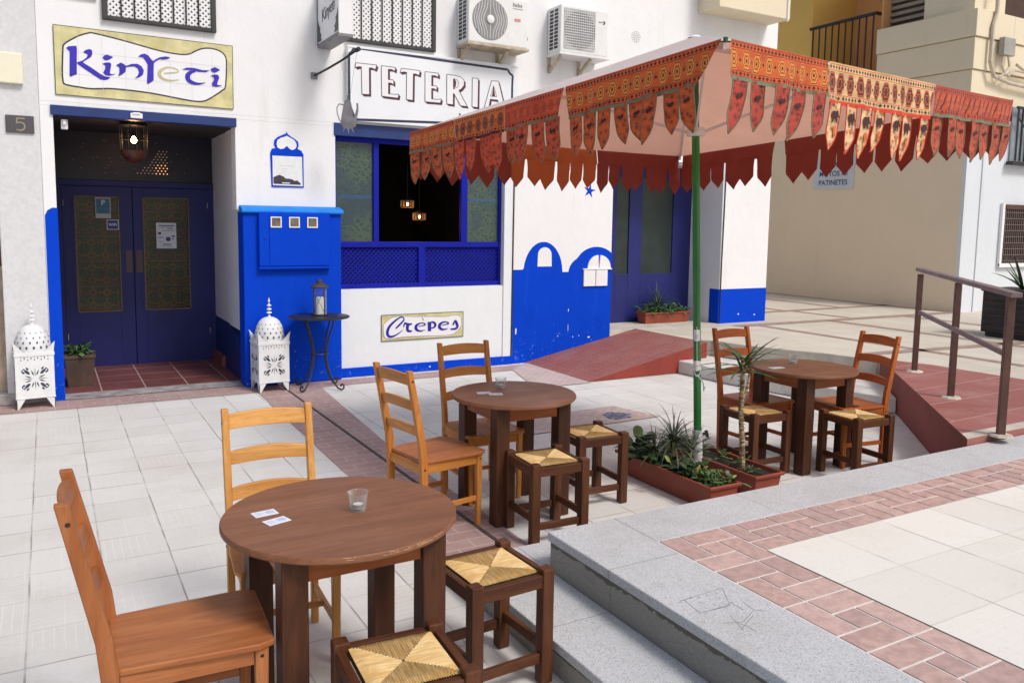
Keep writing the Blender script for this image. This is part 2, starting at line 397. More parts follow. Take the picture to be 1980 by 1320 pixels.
# lettering outlines in wall coordinates (x, z), metres
KP={'inner':[(0.198,3.411),(0.223,3.444),(0.328,3.518),(0.417,3.557),(0.458,3.562),(0.62,3.54),(0.769,3.515),(0.92,3.486),(1.075,3.459),(1.189,3.451),(1.269,3.451),(1.332,3.465),(1.386,3.499),(1.451,3.531),(1.524,3.543),(1.598,3.535),(1.653,3.51),(1.685,3.461),(1.687,3.367),(1.674,3.174),(1.645,3.135),(1.56,3.068),(1.476,3.013),(1.411,2.998),(1.329,2.999),(1.169,3.017),(0.951,3.042),(0.738,3.052),(0.571,3.051),(0.432,3.035),(0.327,3.041),(0.209,3.054),(0.186,3.087),(0.185,3.209)],'K1':[(0.223,3.395),(0.244,3.413),(0.311,3.426),(0.315,3.398),(0.309,3.275),(0.306,3.159),(0.283,3.149),(0.251,3.13),(0.243,3.141),(0.252,3.365)],'K2':[(0.31,3.271),(0.36,3.294),(0.393,3.324),(0.406,3.354),(0.375,3.366),(0.37,3.378),(0.392,3.397),(0.424,3.408),(0.444,3.397),(0.444,3.36),(0.43,3.332),(0.368,3.286),(0.364,3.274),(0.431,3.235),(0.51,3.181),(0.542,3.165),(0.595,3.158),(0.574,3.138),(0.541,3.127),(0.508,3.131),(0.444,3.17),(0.374,3.216),(0.315,3.256)],'i1':[(0.531,3.339),(0.549,3.363),(0.574,3.373),(0.598,3.364),(0.626,3.356),(0.601,3.335),(0.572,3.317),(0.547,3.32)],'i2':[(0.53,3.281),(0.555,3.296),(0.596,3.3),(0.607,3.285),(0.598,3.235),(0.591,3.198),(0.609,3.189),(0.642,3.199),(0.617,3.183),(0.583,3.173),(0.551,3.176),(0.533,3.197),(0.551,3.234),(0.554,3.266)],'n':[(0.649,3.28),(0.691,3.31),(0.72,3.297),(0.737,3.283),(0.788,3.307),(0.839,3.314),(0.876,3.295),(0.897,3.256),(0.887,3.214),(0.856,3.187),(0.813,3.17),(0.84,3.201),(0.852,3.234),(0.842,3.269),(0.812,3.286),(0.77,3.28),(0.736,3.27),(0.731,3.226),(0.696,3.195),(0.665,3.175),(0.676,3.22),(0.677,3.261)],'Y':[(0.849,3.383),(0.875,3.409),(0.91,3.42),(0.944,3.403),(0.968,3.369),(0.985,3.355),(1.012,3.378),(1.047,3.4),(1.1,3.414),(1.142,3.409),(1.126,3.393),(1.082,3.381),(1.047,3.382),(1.011,3.358),(0.99,3.335),(0.986,3.256),(0.984,3.169),(0.962,3.149),(0.929,3.127),(0.921,3.14),(0.928,3.232),(0.933,3.315),(0.916,3.35),(0.892,3.383)],'t':[(1.254,3.303),(1.301,3.326),(1.373,3.329),(1.446,3.315),(1.519,3.321),(1.482,3.298),(1.409,3.295),(1.355,3.306),(1.292,3.302)],'j1':[(1.529,3.336),(1.571,3.359),(1.608,3.344),(1.621,3.334),(1.593,3.314),(1.565,3.301),(1.537,3.313)],'j2':[(1.527,3.265),(1.565,3.285),(1.602,3.283),(1.613,3.254),(1.596,3.214),(1.59,3.185),(1.613,3.178),(1.639,3.185),(1.618,3.171),(1.576,3.159),(1.543,3.167),(1.538,3.192),(1.562,3.23),(1.555,3.258)]}
KR={'e':[(1.082,3.246,0.012),(1.14,3.257,0.013),(1.215,3.273,0.012),(1.198,3.301,0.014),(1.123,3.31,0.014),(1.057,3.275,0.028),(1.038,3.23,0.033),(1.068,3.193,0.026),(1.138,3.181,0.017),(1.222,3.197,0.006)],'t':[(1.382,3.299,0.018),(1.332,3.281,0.033),(1.304,3.242,0.047),(1.316,3.199,0.042),(1.361,3.178,0.033),(1.415,3.176,0.02),(1.475,3.193,0.004)]}
TP={'T':[(3.06,3.552),(3.304,3.553),(3.288,3.5),(3.246,3.515),(3.215,3.512),(3.217,3.22),(3.13,3.216),(3.124,3.514),(3.095,3.514),(3.052,3.5)],'E':[(3.359,3.552),(3.53,3.55),(3.522,3.505),(3.484,3.523),(3.442,3.521),(3.442,3.406),(3.506,3.408),(3.508,3.353),(3.474,3.371),(3.444,3.37),(3.444,3.248),(3.517,3.248),(3.571,3.255),(3.56,3.21),(3.364,3.215)],'T2':[(3.601,3.548),(3.834,3.545),(3.821,3.49),(3.779,3.503),(3.748,3.502),(3.744,3.201),(3.664,3.204),(3.666,3.51),(3.63,3.511),(3.587,3.497)],'E2':[(3.896,3.541),(4.065,3.54),(4.065,3.494),(4.025,3.508),(3.98,3.506),(3.979,3.389),(4.047,3.391),(4.044,3.339),(4.015,3.357),(3.979,3.357),(3.979,3.237),(4.056,3.238),(4.105,3.248),(4.094,3.2),(3.897,3.199)],'R':[(4.174,3.538),(4.29,3.537),(4.36,3.524),(4.402,3.491),(4.403,3.434),(4.368,3.39),(4.333,3.366),(4.447,3.188),(4.358,3.191),(4.269,3.324),(4.259,3.323),(4.26,3.194),(4.177,3.197)],'I':[(4.512,3.531),(4.592,3.531),(4.59,3.19),(4.512,3.191)],'A':[(4.774,3.522),(4.869,3.526),(4.972,3.189),(4.884,3.189),(4.864,3.3),(4.759,3.302),(4.736,3.196),(4.678,3.197)]}
TH=[[(4.258,3.493),(4.296,3.497),(4.332,3.459),(4.317,3.406),(4.262,3.375)],[(4.803,3.467),(4.847,3.338),(4.761,3.338)]]
TB=[(2.983,3.102),(2.982,3.641),(3.014,3.662),(3.045,3.716),(4.07,3.693),(5.001,3.678),(5.027,3.635),(5.071,3.612),(5.09,3.05),(3.825,2.924),(3.051,2.932)]
CR={'C':[(3.564,0.539,0.019),(3.602,0.573,0.024),(3.64,0.607,0.022),(3.668,0.642,0.017),(3.653,0.669,0.015),(3.615,0.668,0.017),(3.539,0.618,0.025),(3.477,0.556,0.032),(3.457,0.492,0.036),(3.477,0.449,0.031),(3.527,0.446,0.024),(3.59,0.473,0.015),(3.653,0.517,0.006)],'r1':[(3.662,0.552,0.016),(3.681,0.608,0.019)],'r2':[(3.684,0.596,0.025),(3.723,0.582,0.028),(3.771,0.584,0.021)],'r3':[(3.719,0.582,0.039),(3.71,0.532,0.036),(3.723,0.501,0.032),(3.771,0.498,0.018)],'e':[(3.851,0.549,0.009),(3.896,0.554,0.011),(3.942,0.568,0.017),(3.922,0.587,0.013),(3.87,0.585,0.018),(3.828,0.562,0.033),(3.822,0.526,0.038),(3.851,0.498,0.026),(3.897,0.493,0.015),(3.942,0.507,0.005)],'p':[(3.999,0.599,0.05),(4.0,0.484,0.044)],'p2':[(4.02,0.597,0.017),(4.06,0.586,0.028),(4.077,0.556,0.031),(4.057,0.528,0.022),(4.021,0.521,0.012)],'e2':[(4.166,0.549,0.009),(4.21,0.555,0.011),(4.253,0.567,0.018),(4.233,0.585,0.014),(4.183,0.587,0.019),(4.139,0.562,0.035),(4.133,0.526,0.038),(4.163,0.5,0.027),(4.21,0.497,0.016),(4.247,0.508,0.006)],'s':[(4.314,0.545,0.022),(4.344,0.599,0.02),(4.365,0.561,0.037),(4.377,0.523,0.031),(4.348,0.497,0.026),(4.281,0.496,0.019)],'a':[(3.904,0.655,0.008),(3.922,0.617,0.005)]}
CI=[(3.406,0.541),(3.409,0.589),(3.446,0.628),(3.514,0.672),(3.615,0.683),(3.703,0.677),(3.928,0.667),(4.226,0.654),(4.293,0.666),(4.374,0.665),(4.422,0.639),(4.43,0.539),(4.389,0.479),(4.322,0.433),(4.227,0.42),(3.897,0.429),(3.666,0.432),(3.514,0.42),(3.433,0.431),(3.412,0.47)]
DO=[(2.304,2.753),(2.311,2.731),(2.349,2.703),(2.395,2.678),(2.425,2.652),(2.432,2.615),(2.419,2.576),(2.46,2.558),(2.483,2.519),(2.482,2.16),(2.134,2.156),(2.124,2.519),(2.142,2.563),(2.183,2.573),(2.165,2.616),(2.171,2.659),(2.207,2.692),(2.258,2.717),(2.293,2.732)]
DI=[(2.301,2.71),(2.339,2.692),(2.384,2.668),(2.404,2.636),(2.409,2.606),(2.393,2.575),(2.362,2.56),(2.332,2.571),(2.302,2.602),(2.271,2.573),(2.235,2.563),(2.2,2.579),(2.191,2.618),(2.201,2.659),(2.242,2.686),(2.283,2.699)]
DP=[(2.145,2.49),(2.465,2.492),(2.469,2.173),(2.146,2.174)]
DM=[(2.152,2.189),(2.151,2.26),(2.186,2.276),(2.216,2.288),(2.257,2.274),(2.287,2.25),(2.317,2.251),(2.358,2.243),(2.379,2.228),(2.41,2.235),(2.446,2.205),(2.448,2.187)]
# ================================================================ THE SETTING
def sheet(name, polys, z, m, label=None, thick=None):
    mb = MB()
    for p in polys:
        if thick: mb.prism(p, FZ(z-thick), thick)
        else: mb.poly(p, FZ(z))
    return obj(name, mb, m, kind='structure')
ground = sheet('ground', [[(-40,-30),(60,-30),(60,60),(-40,60)]], -.004, M_pave)
# red brick strip, drain band and sett patches flush with the pale slabs
sheet('brick_strip', [[(-1.2,8.62),(1.86,8.62),(1.8,5.6),(1.8,.0),(2.25,.0),(2.33,5.9),(2.53,8.62),(5.4,8.62),(5.4,8.93),(2.0,8.93),(2.0,9.1),(-1.2,9.1)]], 0, M_brick)
sheet('sett_patch', [[(4.62,7.55),(5.36,7.55),(5.40,9.05),(4.95,8.66)],[(3.3,5.86),(5.0,5.90),(4.86,6.46),(3.6,6.42)]], .003, M_brick2)
sheet('stone_threshold', [[(-.35,9.04),(1.9,9.04),(1.9,9.34),(-.35,9.34)]], .006, M_kerb)
mb = MB()
for i in range(7):
    for j in range(7):
        x = 4.42+i*.05+j*.012; y = 5.93+j*.045
        if (i-3)**2+(j-3)**2 < 7+random.random()*4: mb.poly([(x,y),(x+.04,y),(x+.042,y+.036),(x+.002,y+.036)], FZ(.006), (i*j) % 3)
mosaic = obj('mosaic_inlay', mb, [simple('blue_mosaic', (.07,.14,.28), .5), simple('pale_mosaic', (.30,.30,.33), .5), simple('dark_mosaic', (.06,.07,.1), .5)], kind='structure')
# drain slot running down the brick band
mb = MB(); mb.box(2.154, 2.176, .2, 8.9, -.003, .005)
obj('drain_slot', mb, simple('drain_dirt', (.07,.06,.055), .9, .3, 20, kind='World'), kind='structure')
# entrance floor of dark tiles
mb = MB()
for i in range(-1, 5):
    for j in range(5):
        x0 = .02+i*.42; x1 = x0+.408; y0 = 9.34+j*.42; y1 = y0+.408
        x0 = max(x0, .02); x1 = min(x1, 1.86); y1 = min(y1, 11.0)
        if x1 > x0: mb.box(x0, x1, y0, y1, -.002, .012)
obj('entrance_floor', mb, M_terrac, kind='structure', bev=.003)
mb = MB(); mb.box(.0, 1.87, 9.34, 11.0, -.003, .008)
obj('tile_joints', mb, simple('pale_grout', (.4,.3,.28), .8, kind='World'), kind='structure')

# raised plaza on the right with two curved steps down to the terrace
edge = [(7.15,9.5),(7.15,7.95),(7.36,7.72),(7.47,7.2),(7.66,6.75),(7.87,6.33),(8.0,5.78)]
tread = [(6.72,9.5),(6.70,7.6),(6.72,7.18),(6.76,6.7),(6.86,6.19),(7.0,5.55),(7.18,4.96)]
PZ = .35
sheet('upper_plaza', [edge+[(8.0,3.2),(45,3.2),(45,40),(7.15,40)]], PZ, M_pave3, thick=.345)
mb = MB(); mb.prism([(a-.02,b) for a,b in edge[1:]]+[(a+.01,b+.01) for a,b in reversed(edge[1:])], FZ(.165), .182)
obj('upper_step_riser', mb, M_concrete, kind='structure')
mb = MB(); mb.prism(tread[1:]+[(8.0,5.78)]+[(7.9,6.0),(7.3,8.0)], FZ(.0), .155)
obj('lower_step', mb, simple('pale_step_stone', (.62,.6,.56), .7, .1, 6, .3, 60, kind='World', dirt=(.35,.32,.28), dirtamt=.6), kind='structure', bev=.01)
# ramp against the wall
mb = MB(); x0, x1, ya, yb = 5.36, 7.16, 7.6, 9.05
mb.add([(x0,ya,.002),(x1,ya,.002),(x1,yb,.002),(5.36,yb,.002),(x0,ya,.004),(x1,ya,PZ+.006),(x1,yb,PZ+.006),(5.36,yb,.004)],
       [(4,5,6,7),(1,2,6,5),(2,3,7,6)], 0)
mb.add([(x0,ya,.002),(x1,ya,.002),(x1,ya,PZ+.006),(x0,ya,.004)], [(0,1,2,3)], 1)
obj('ramp', mb, [M_ramp, M_redpaint], kind='structure', fix=False)
# stone strips on the plaza: brown bands of inlaid stone
mb = MB()
def strip(a, b, wd, z=PZ+.004, mb=mb):
    wd = wd*1.25
    a = Vector(a); b = Vector(b); n = (b-a).normalized(); n = Vector((-n.y, n.x))*wd/2
    mb.add([(a.x-n.x,a.y-n.y,z),(b.x-n.x,b.y-n.y,z),(b.x+n.x,b.y+n.y,z),(a.x+n.x,a.y+n.y,z)], [(0,1,2,3)])
strip((8.75,8.70),(14,8.62),.16); strip((9.15,8.6),(9.15,4.6),.11); strip((10.72,8.6),(10.65,3.5),.13)
strip((8.2,6.12),(14,5.62),.14); strip((12.5,8.55),(12.4,4),.13); strip((10.3,9.95),(14,10.0),.14)
strip((11.2,12),(11.2,10.05),.1); strip((12.7,12),(12.7,10.08),.1); strip((11.3,9.88),(11.35,8.8),.1); strip((7.2,6.9),(7.2,6.91),.01)
strip((13.9,13),(13.9,8.7),.1)
obj('plaza_stone_bands', mb, simple('brown_inlay_stone', (.34,.235,.19), .7, .15, 8, .2, 80, kind='World'), kind='structure')

# granite-edged platform on the near right, two risers high
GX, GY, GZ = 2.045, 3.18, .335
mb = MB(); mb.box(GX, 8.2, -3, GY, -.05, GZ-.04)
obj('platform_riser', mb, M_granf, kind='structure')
mb = MB()
mb.box(GX-.012, GX+.38, -3, GY+.012, GZ-.045, GZ)
mb.box(GX+.38, 9, GY-.33, GY+.012, GZ-.045, GZ)
obj('platform_coping', mb, M_gran, kind='structure', bev=.006)
mb = MB(); mb.box(1.70, GX, -3, 3.5, .105, .145); mb.box(GX, 5.2, GY, 3.5, .105, .145)
obj('lower_tread', mb, M_gran, kind='structure', bev=.006)
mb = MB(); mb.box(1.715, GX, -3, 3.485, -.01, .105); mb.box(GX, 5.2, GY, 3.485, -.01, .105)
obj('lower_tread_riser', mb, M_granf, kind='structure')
# red pinwheel paving band inside the coping, then pale slabs
sheet('platform_mortar', [[(GX+.38,-3),(GX+.76,-3),(GX+.76,GY-.33),(GX+.38,GY-.33)],[(GX+.76,GY-.64),(9,GY-.64),(9,GY-.33),(GX+.76,GY-.33)]], GZ-.003,
      simple('pale_pink_mortar', (.68,.66,.63), .85, .08, 20, .2, 80, kind='World'))
sheet('platform_paving', [[(GX+.76,-3),(30,-3),(30,3.2),(9,3.2),(9,GY-.64),(GX+.76,GY-.64)]], GZ+.0005, M_pave2)
def pinwheel(mb, x, y, s, flip, clip, z, g=.0062):
    u = s/3
    rects = [(0,0,2,1),(2,0,3,2),(1,2,3,3),(0,1,1,3),(1,1,2,2)]
    for a, b, c, d in rects:
        if flip: a, c = 3-c, 3-a
        x0, x1, y0, y1 = x+a*u+g, x+c*u-g, y+b*u+g, y+d*u-g
        x0 = max(x0, clip[0]); x1 = min(x1, clip[1]); y0 = max(y0, clip[2]); y1 = min(y1, clip[3])
        if x1-x0 > .01 and y1-y0 > .01: mb.box(x0, x1, y0, y1, z-.008, z+.0015, random.choice((0, 0, 1, 2)))
mb = MB(); s = .375
y = GY-.33-s; k = 0
while y > -2.5:
    pinwheel(mb, GX+.3825, y, s, k % 2, (GX+.384, GX+.757, -9, GY-.334), GZ-.001); y -= s; k += 1
s = .31; x = GX+.76
while x < 8.9:
    pinwheel(mb, x, GY-.64, s, k % 2, (GX+.76, 9, GY-.637, GY-.334), GZ-.001); x += s; k += 1
pk = [simple('rose_paver', (.48,.325,.29), .8, .14, 25, .35, 120, kind='World', dirt=(.42,.34,.31), dirtamt=.6),
      simple('pink_paver', (.53,.37,.335), .8, .12, 25, .35, 120, kind='World', dirt=(.48,.36,.34), dirtamt=.6),
      simple('mauve_paver', (.44,.30,.275), .8, .12, 25, .35, 120, kind='World', dirt=(.42,.34,.31), dirtamt=.6)]
obj('platform_pavers', mb, pk, kind='structure')
# red landing between plaza and platform with its diagonal side wall
LZ = .378
poly = [(5.43,3.20),(7.96,5.73),(8.12,5.2),(8.2,3.2)]
mb = MB(); mb.prism(poly, FZ(.0), LZ, 0)
mb.m = [0]*len(mb.f); mb.m[2] = 1
obj('landing', mb, [M_ramp2, M_redpaint2], kind='structure')
mb = MB(); mb.prism([(5.435,3.205),(8,3.205),(8,3.31),(5.54,3.31)], FZ(LZ-.03), .034)
obj('landing_mortar_edge', mb, M_concrete, kind='structure')

mb = MB()
for l_ in [[(2.129, 2.333), (2.342, 2.342)], [(2.342, 2.342), (2.258, 2.212)], [(2.258, 2.212), (2.111, 2.219)], [(2.111, 2.219), (2.129, 2.333)], [(2.108, 2.333), (2.173, 2.331)], [(2.171, 2.217), (2.264, 2.219)], [(2.133, 2.119), (2.205, 2.091), (2.304, 2.137)], [(2.324, 2.209), (2.314, 2.142), (2.345, 2.115)], [(2.155, 2.052), (2.277, 2.111)], [(2.199, 2.152), (2.162, 2.048)], [(2.179, 2.104), (2.195, 2.059), (2.193, 2.014)], [(2.278, 2.233), (2.276, 2.161)], [(2.196, 2.33), (2.199, 2.316)], [(2.24, 2.328), (2.243, 2.314)], [(2.286, 2.327), (2.288, 2.312)], [(2.17, 2.29), (2.173, 2.276)], [(2.225, 2.293), (2.228, 2.279)], [(2.266, 2.287), (2.268, 2.272)], [(2.157, 2.251), (2.16, 2.237)], [(2.205, 2.251), (2.208, 2.237)], [(2.247, 2.249), (2.25, 2.235)]]:
    for p_, q_ in zip(l_, l_[1:]): mb.beam((*p_, GZ+.0004), (*q_, GZ+.0004), .0018, .0008)
obj('scratched_drawing', mb, simple('dark_scratch', (.19,.19,.19), .9, .2), kind='structure')
# ================================================================ RAILING
rl = empty('handrail', 'brown painted steel handrail on three posts beside the red landing', 'railing', (6.66,4.10,LZ))
posts = [(7.55,5.04),(6.664,4.10),(5.735,3.15)]
M_rail = simple('brown_rail_paint', (.10,.045,.033), .55, .2, 14, .25, 60)
M_rail2 = simple('worn_brown_rail_paint', (.19,.13,.135), .5, .2, 14, .2, 60)
for (x, y) in posts:
    mb = MB(); mb.beam((x,y,LZ-.02),(x,y,1.36),.05,.05,up=(.7,.7,0)); p_ = obj('post', mb, M_rail, rl, world=True, bev=.004)
    mb = MB(); mb.lathe([(.0,0),(.085,0),(.075,.012),(.03,.016),(0,.016)], (x,y,LZ), 9); f_ = obj('mortar_collar', mb, M_concrete, rl, world=True)
d = (Vector((7.55,5.04,0))-Vector((5.735,3.15,0))).normalized()
a = Vector((7.55,5.04,1.405))+d*.06; b = Vector((5.735,3.15,1.372))-d*.10
mb = MB(); mb.beam(a, b, .075, .035); obj('top_rail', mb, M_rail2, rl, world=True, bev=.005)
mb = MB(); mb.beam((7.5,4.99,.985),(5.76,3.18,.955),.03,.04); obj('middle_rail', mb, M_rail2, rl, world=True, bev=.004)

# ================================================================ THE TEA HOUSE
Y0 = 9.05
th = empty('tea_house_building', 'white tea house facade with cobalt blue dado and ultramarine joinery', 'building', (4.8, Y0, 0))
def part(name, mb, m, parent=th, **k): return obj(name, mb, m, parent, world=True, **k)
mb = MB(); T = .22
mb.box(-.02,.09,Y0,9.9,0,2.846)                       # left jamb
mb.box(-.02,9.70,Y0,Y0+T,2.89,7)                       # upper wall
mb.box(-.02,2.845,Y0,Y0+T,2.846,2.89)
mb.box(5.02,9.70,Y0,Y0+T,2.70,2.89)
mb.box(1.763,2.845,Y0,Y0+T,1.90,2.846)                 # pier beside the door
mb.box(5.02,6.71,Y0,Y0+T,0,2.70)                       # wall with the mural
mb.box(8.72,9.70,Y0,Y0+T+.5,.3,2.70)                   # right column
mb.box(9.50,9.70,Y0+T+.5,16,.3,7)                      # side wall running back
part('wall', mb, M_white, bev=.004)
mb = MB(); mb.box(2.845,5.02,Y0+.003,Y0+T,.10,1.018); mb.box(5.02,5.128,Y0-.012,Y0-.001,.10,2.90)
part('parapet_wall', mb, M_whitesh)
mb = MB(); mb.box(2.872,5.16,Y0-.02,Y0+.1,0,.105); part('skirting', mb, M_blue, bev=.004)
# joint and drain groove
mb = MB(); mb.beam((5.148,Y0-.006,.1),(5.160,Y0-.006,2.95),.014,.014); part('wall_joint', mb, M_black)
mb = MB(); mb.tube([(8.742,Y0-.012,.36),(8.738,Y0-.014,1.2),(8.752,Y0-.012,2.1),(8.76,Y0-.012,3.0)], .009, 6); part('downpipe_joint', mb, M_black)
# blue dado: left jamb, pier with cap, mural, column
fr = FY(Y0)
mb = MB(); mb.prism([(-.015,0),(.094,0),(.094,1.885),(.05,1.885),(.01,1.86),(-.012,1.81)], fr, .006); mb.box(.09,.096,Y0,9.9,0,1.88); part('blue_jamb_paint', mb, M_blue)
mb = MB(); mb.box(1.80,2.868,8.93,Y0+.15,0,1.885); part('blue_pier', mb, M_blue, bev=.012)
mb = MB(); mb.prism([(8.895,1.872),(8.89,1.895),(8.915,1.925),(Y0,1.955),(Y0,1.872)], lambda a,b,d: (1.785+d,a,b), 1.105); part('pier_cap', mb, M_bluelt, bev=.01)
def arc(cx, cz, rx, rz, a0, a1, n=18):
    return [(cx+rx*math.cos(R(a0+(a1-a0)*i/n)), cz+rz*math.sin(R(a0+(a1-a0)*i/n))) for i in range(n+1)]
mural = [(5.165,.0),(5.165,1.212),(5.30,1.212)]+arc(5.615,1.17,.298,.40,172,4)+[(5.915,1.172),(6.01,1.172)]+arc(6.25,1.15,.24,.22,176,118,6)+arc(6.46,1.12,.40,.385,128,48,12)+[(6.714,1.41),(6.714,.0)]
mb = MB(); mb.prism(mural, fr, .004); mb.box(6.71,6.714,Y0,9.3,0,1.41)
part('blue_mural', mb, M_blue)
mb = MB(); mb.prism([(5.525,1.25),(5.74,1.25)]+arc(5.632,1.40,.105,.10,0,180,12), FY(Y0-.004), .004)
part('painted_window', mb, M_white)
mb = MB(); mb.box(8.716,9.704,Y0-.005,Y0+.2,.3,.868); mb.box(8.712,8.72,Y0,9.08,.3,.868); part('blue_column_base', mb, M_blue, bev=.004)
# worn white flecks
mb = MB()
for (x, z, w_, h_) in ((5.215,.42,.011,.045),(6.02,.66,.005,.02),(6.02,.42,.003,.05),(5.86,.32,.006,.008),(6.1,.3,.006,.008),(6.2,.31,.006,.008),(6.36,.28,.022,.010),(9.13,.48,.013,.013),(9.47,.46,.02,.009),(4.0,.05,.010,.010)):
    mb.prism([(x+w_*math.cos(a)*(.8+.4*random.random()), z+h_*math.sin(a)*(.8+.4*random.random())) for a in [i*math.pi/4 for i in range(8)]], FY(Y0-.0045 if x > 5.1 else Y0-.021), .0015)
part('paint_chips', mb, M_white)
# painted star
mb = MB(); st = []
for i in range(10):
    rr = .10 if i % 2 == 0 else .033
    st.append((6.32+rr*math.cos(R(80+36*i)), 2.25+rr*math.sin(R(80+36*i))))
mb.prism(st, fr, .003); part('painted_star', mb, M_blue)

# entrance recess
YD_ = 10.95
mb = MB()
mb.box(1.83,1.98,Y0+.02,9.92,.57,2.846); mb.box(1.845,1.98,9.92,11.0,.57,2.846)
part('recess_wall', mb, M_whitesh)
mb = MB(); mb.prism([(Y0+.15,.38),(9.915,.57),(9.915,0),(Y0+.15,0)], lambda a,b,d: (1.826+d,a,b), .1); mb.box(1.841,1.98,9.915,11.0,.0,.575)
part('recess_dado', mb, M_bluetrim)
mb = MB(); mb.box(1.80,1.845,10.3,10.95,.0,.13); part('recess_skirting', mb, simple('terracotta_skirting', (.25,.08,.05), .5, .1, 8, kind='World'))
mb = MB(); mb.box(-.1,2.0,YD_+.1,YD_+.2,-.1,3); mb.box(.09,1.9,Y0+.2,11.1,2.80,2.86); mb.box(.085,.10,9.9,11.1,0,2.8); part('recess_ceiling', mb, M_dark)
mb = MB(); mb.box(.07,1.775,Y0-.025,Y0+.10,2.765,2.856)
for x in (.5,1.36): mb.tube([(x,Y0-.03,2.815),(x,Y0-.02,2.815)], .006, 6)
part('door_lintel', mb, M_bluetrim, bev=.006)
mb = MB(); mb.box(.76,.87,Y0-.05,Y0-.02,2.78,2.83); mb.box(.78,.85,Y0-.06,Y0-.03,2.815,2.836); part('emergency_light', mb, M_white, bev=.006)
mb = MB(); mb.box(.155,.215,Y0+.05,Y0+.10,2.64,2.735); mb.box(.17,.2,Y0+.02,Y0+.06,2.68,2.73); part('door_sensor', mb, M_white, bev=.008)
# transom with dark pierced screen over the door
YD = 10.95
mb = MB(); mb.box(.09,1.85,YD,YD+.06,2.17,2.80); part('transom', mb, simple('black_blue_panel', (.012,.012,.03), .4, .2, 4, kind='World'))
mb = MB(); mb.box(.09,1.85,YD-.04,YD,2.17,2.24); mb.box(.09,.16,YD-.03,YD,0,2.17); mb.box(1.79,1.85,YD-.03,YD,0,2.17); part('door_frame', mb, M_bluedoor, bev=.004)
# warm light showing through small star cut-outs of the screen
mb = MB(); mg = MB()
for i in range(9):
    for j in range(9):
        x = .98+i*.042+(j % 2)*.021; z = 2.34+j*.034
        if x < 1.325 and z < 2.34+.30*min(1, max(0, (x-.93)/.32))**1.6:
            (mg if (x > 1.17 and j < 4) else mb).poly([(x-.0085,z),(x,z-.009),(x+.0085,z),(x,z+.009)], FY(YD-.002))
M_glow = simple('warm_lamp_light', (1,.6,.3), .5, 0, emit=(1,.45,.16), es=1.3)
M_glow2 = simple('dim_lamp_light', (.6,.4,.3), .5, 0, emit=(1,.55,.35), es=.12)
part('lit_screen_holes', mg, M_glow); 
for q in range(26):
    x = random.uniform(.3,1.6); z = random.uniform(2.32,2.72); r_ = .004
    mb.poly([(x-r_,z),(x,z-r_),(x+r_,z),(x,z+r_)], FY(YD-.002))
part('screen_holes', mb, M_glow2)

def glassmat():
    m, t, b = newmat('patterned_amber_green_glass')
    v = coord(t, 'World'); sp = t.nodes.new('ShaderNodeSeparateXYZ'); t.links.new(v, sp.inputs[0])
    fx = M(t,'SUBTRACT',M(t,'FRACT',M(t,'DIVIDE',sp.outputs[0],.15)),.5); fz = M(t,'SUBTRACT',M(t,'FRACT',M(t,'DIVIDE',sp.outputs[2],.15)),.5)
    r = M(t,'SQRT',M(t,'ADD',M(t,'MULTIPLY',fx,fx),M(t,'MULTIPLY',fz,fz)))
    an = M(t,'ARCTAN2',fz,fx); st = M(t,'ADD',r,M(t,'MULTIPLY',M(t,'COSINE',M(t,'MULTIPLY',an,8)),.06))
    ring = M(t,'MAXIMUM',band(t,st,.12,.17),band(t,st,.32,.40))
    dia = M(t,'ADD',M(t,'ABSOLUTE',fx),M(t,'ABSOLUTE',fz))
    base = mix(t, M(t,'LESS_THAN',st,.3), (.075,.052,.014), (.012,.052,.022))
    base = mix(t, band(t,dia,.86,1.0), base, (.05,.02,.009))
    base = mix(t, ring, base, (.004,.006,.006))
    zz = M(t,'FRACT',M(t,'DIVIDE',M(t,'SUBTRACT',sp.outputs[2],.67),.30))
    base = mix(t, M(t,'LESS_THAN',zz,.13), base, (.07,.028,.012))
    base = mix(t, M(t,'LESS_THAN',zz,.025), base, (.07,.08,.055))
    base = mix(t, ramp(t, noise(t, v, 4, 3), .35, .7), base, mix(t, .5, base, (.01,.012,.008)))
    t.links.new(base, b.inputs['Base Color']); b.inputs['Roughness'].default_value = .22
    return m
M_dglass = glassmat()
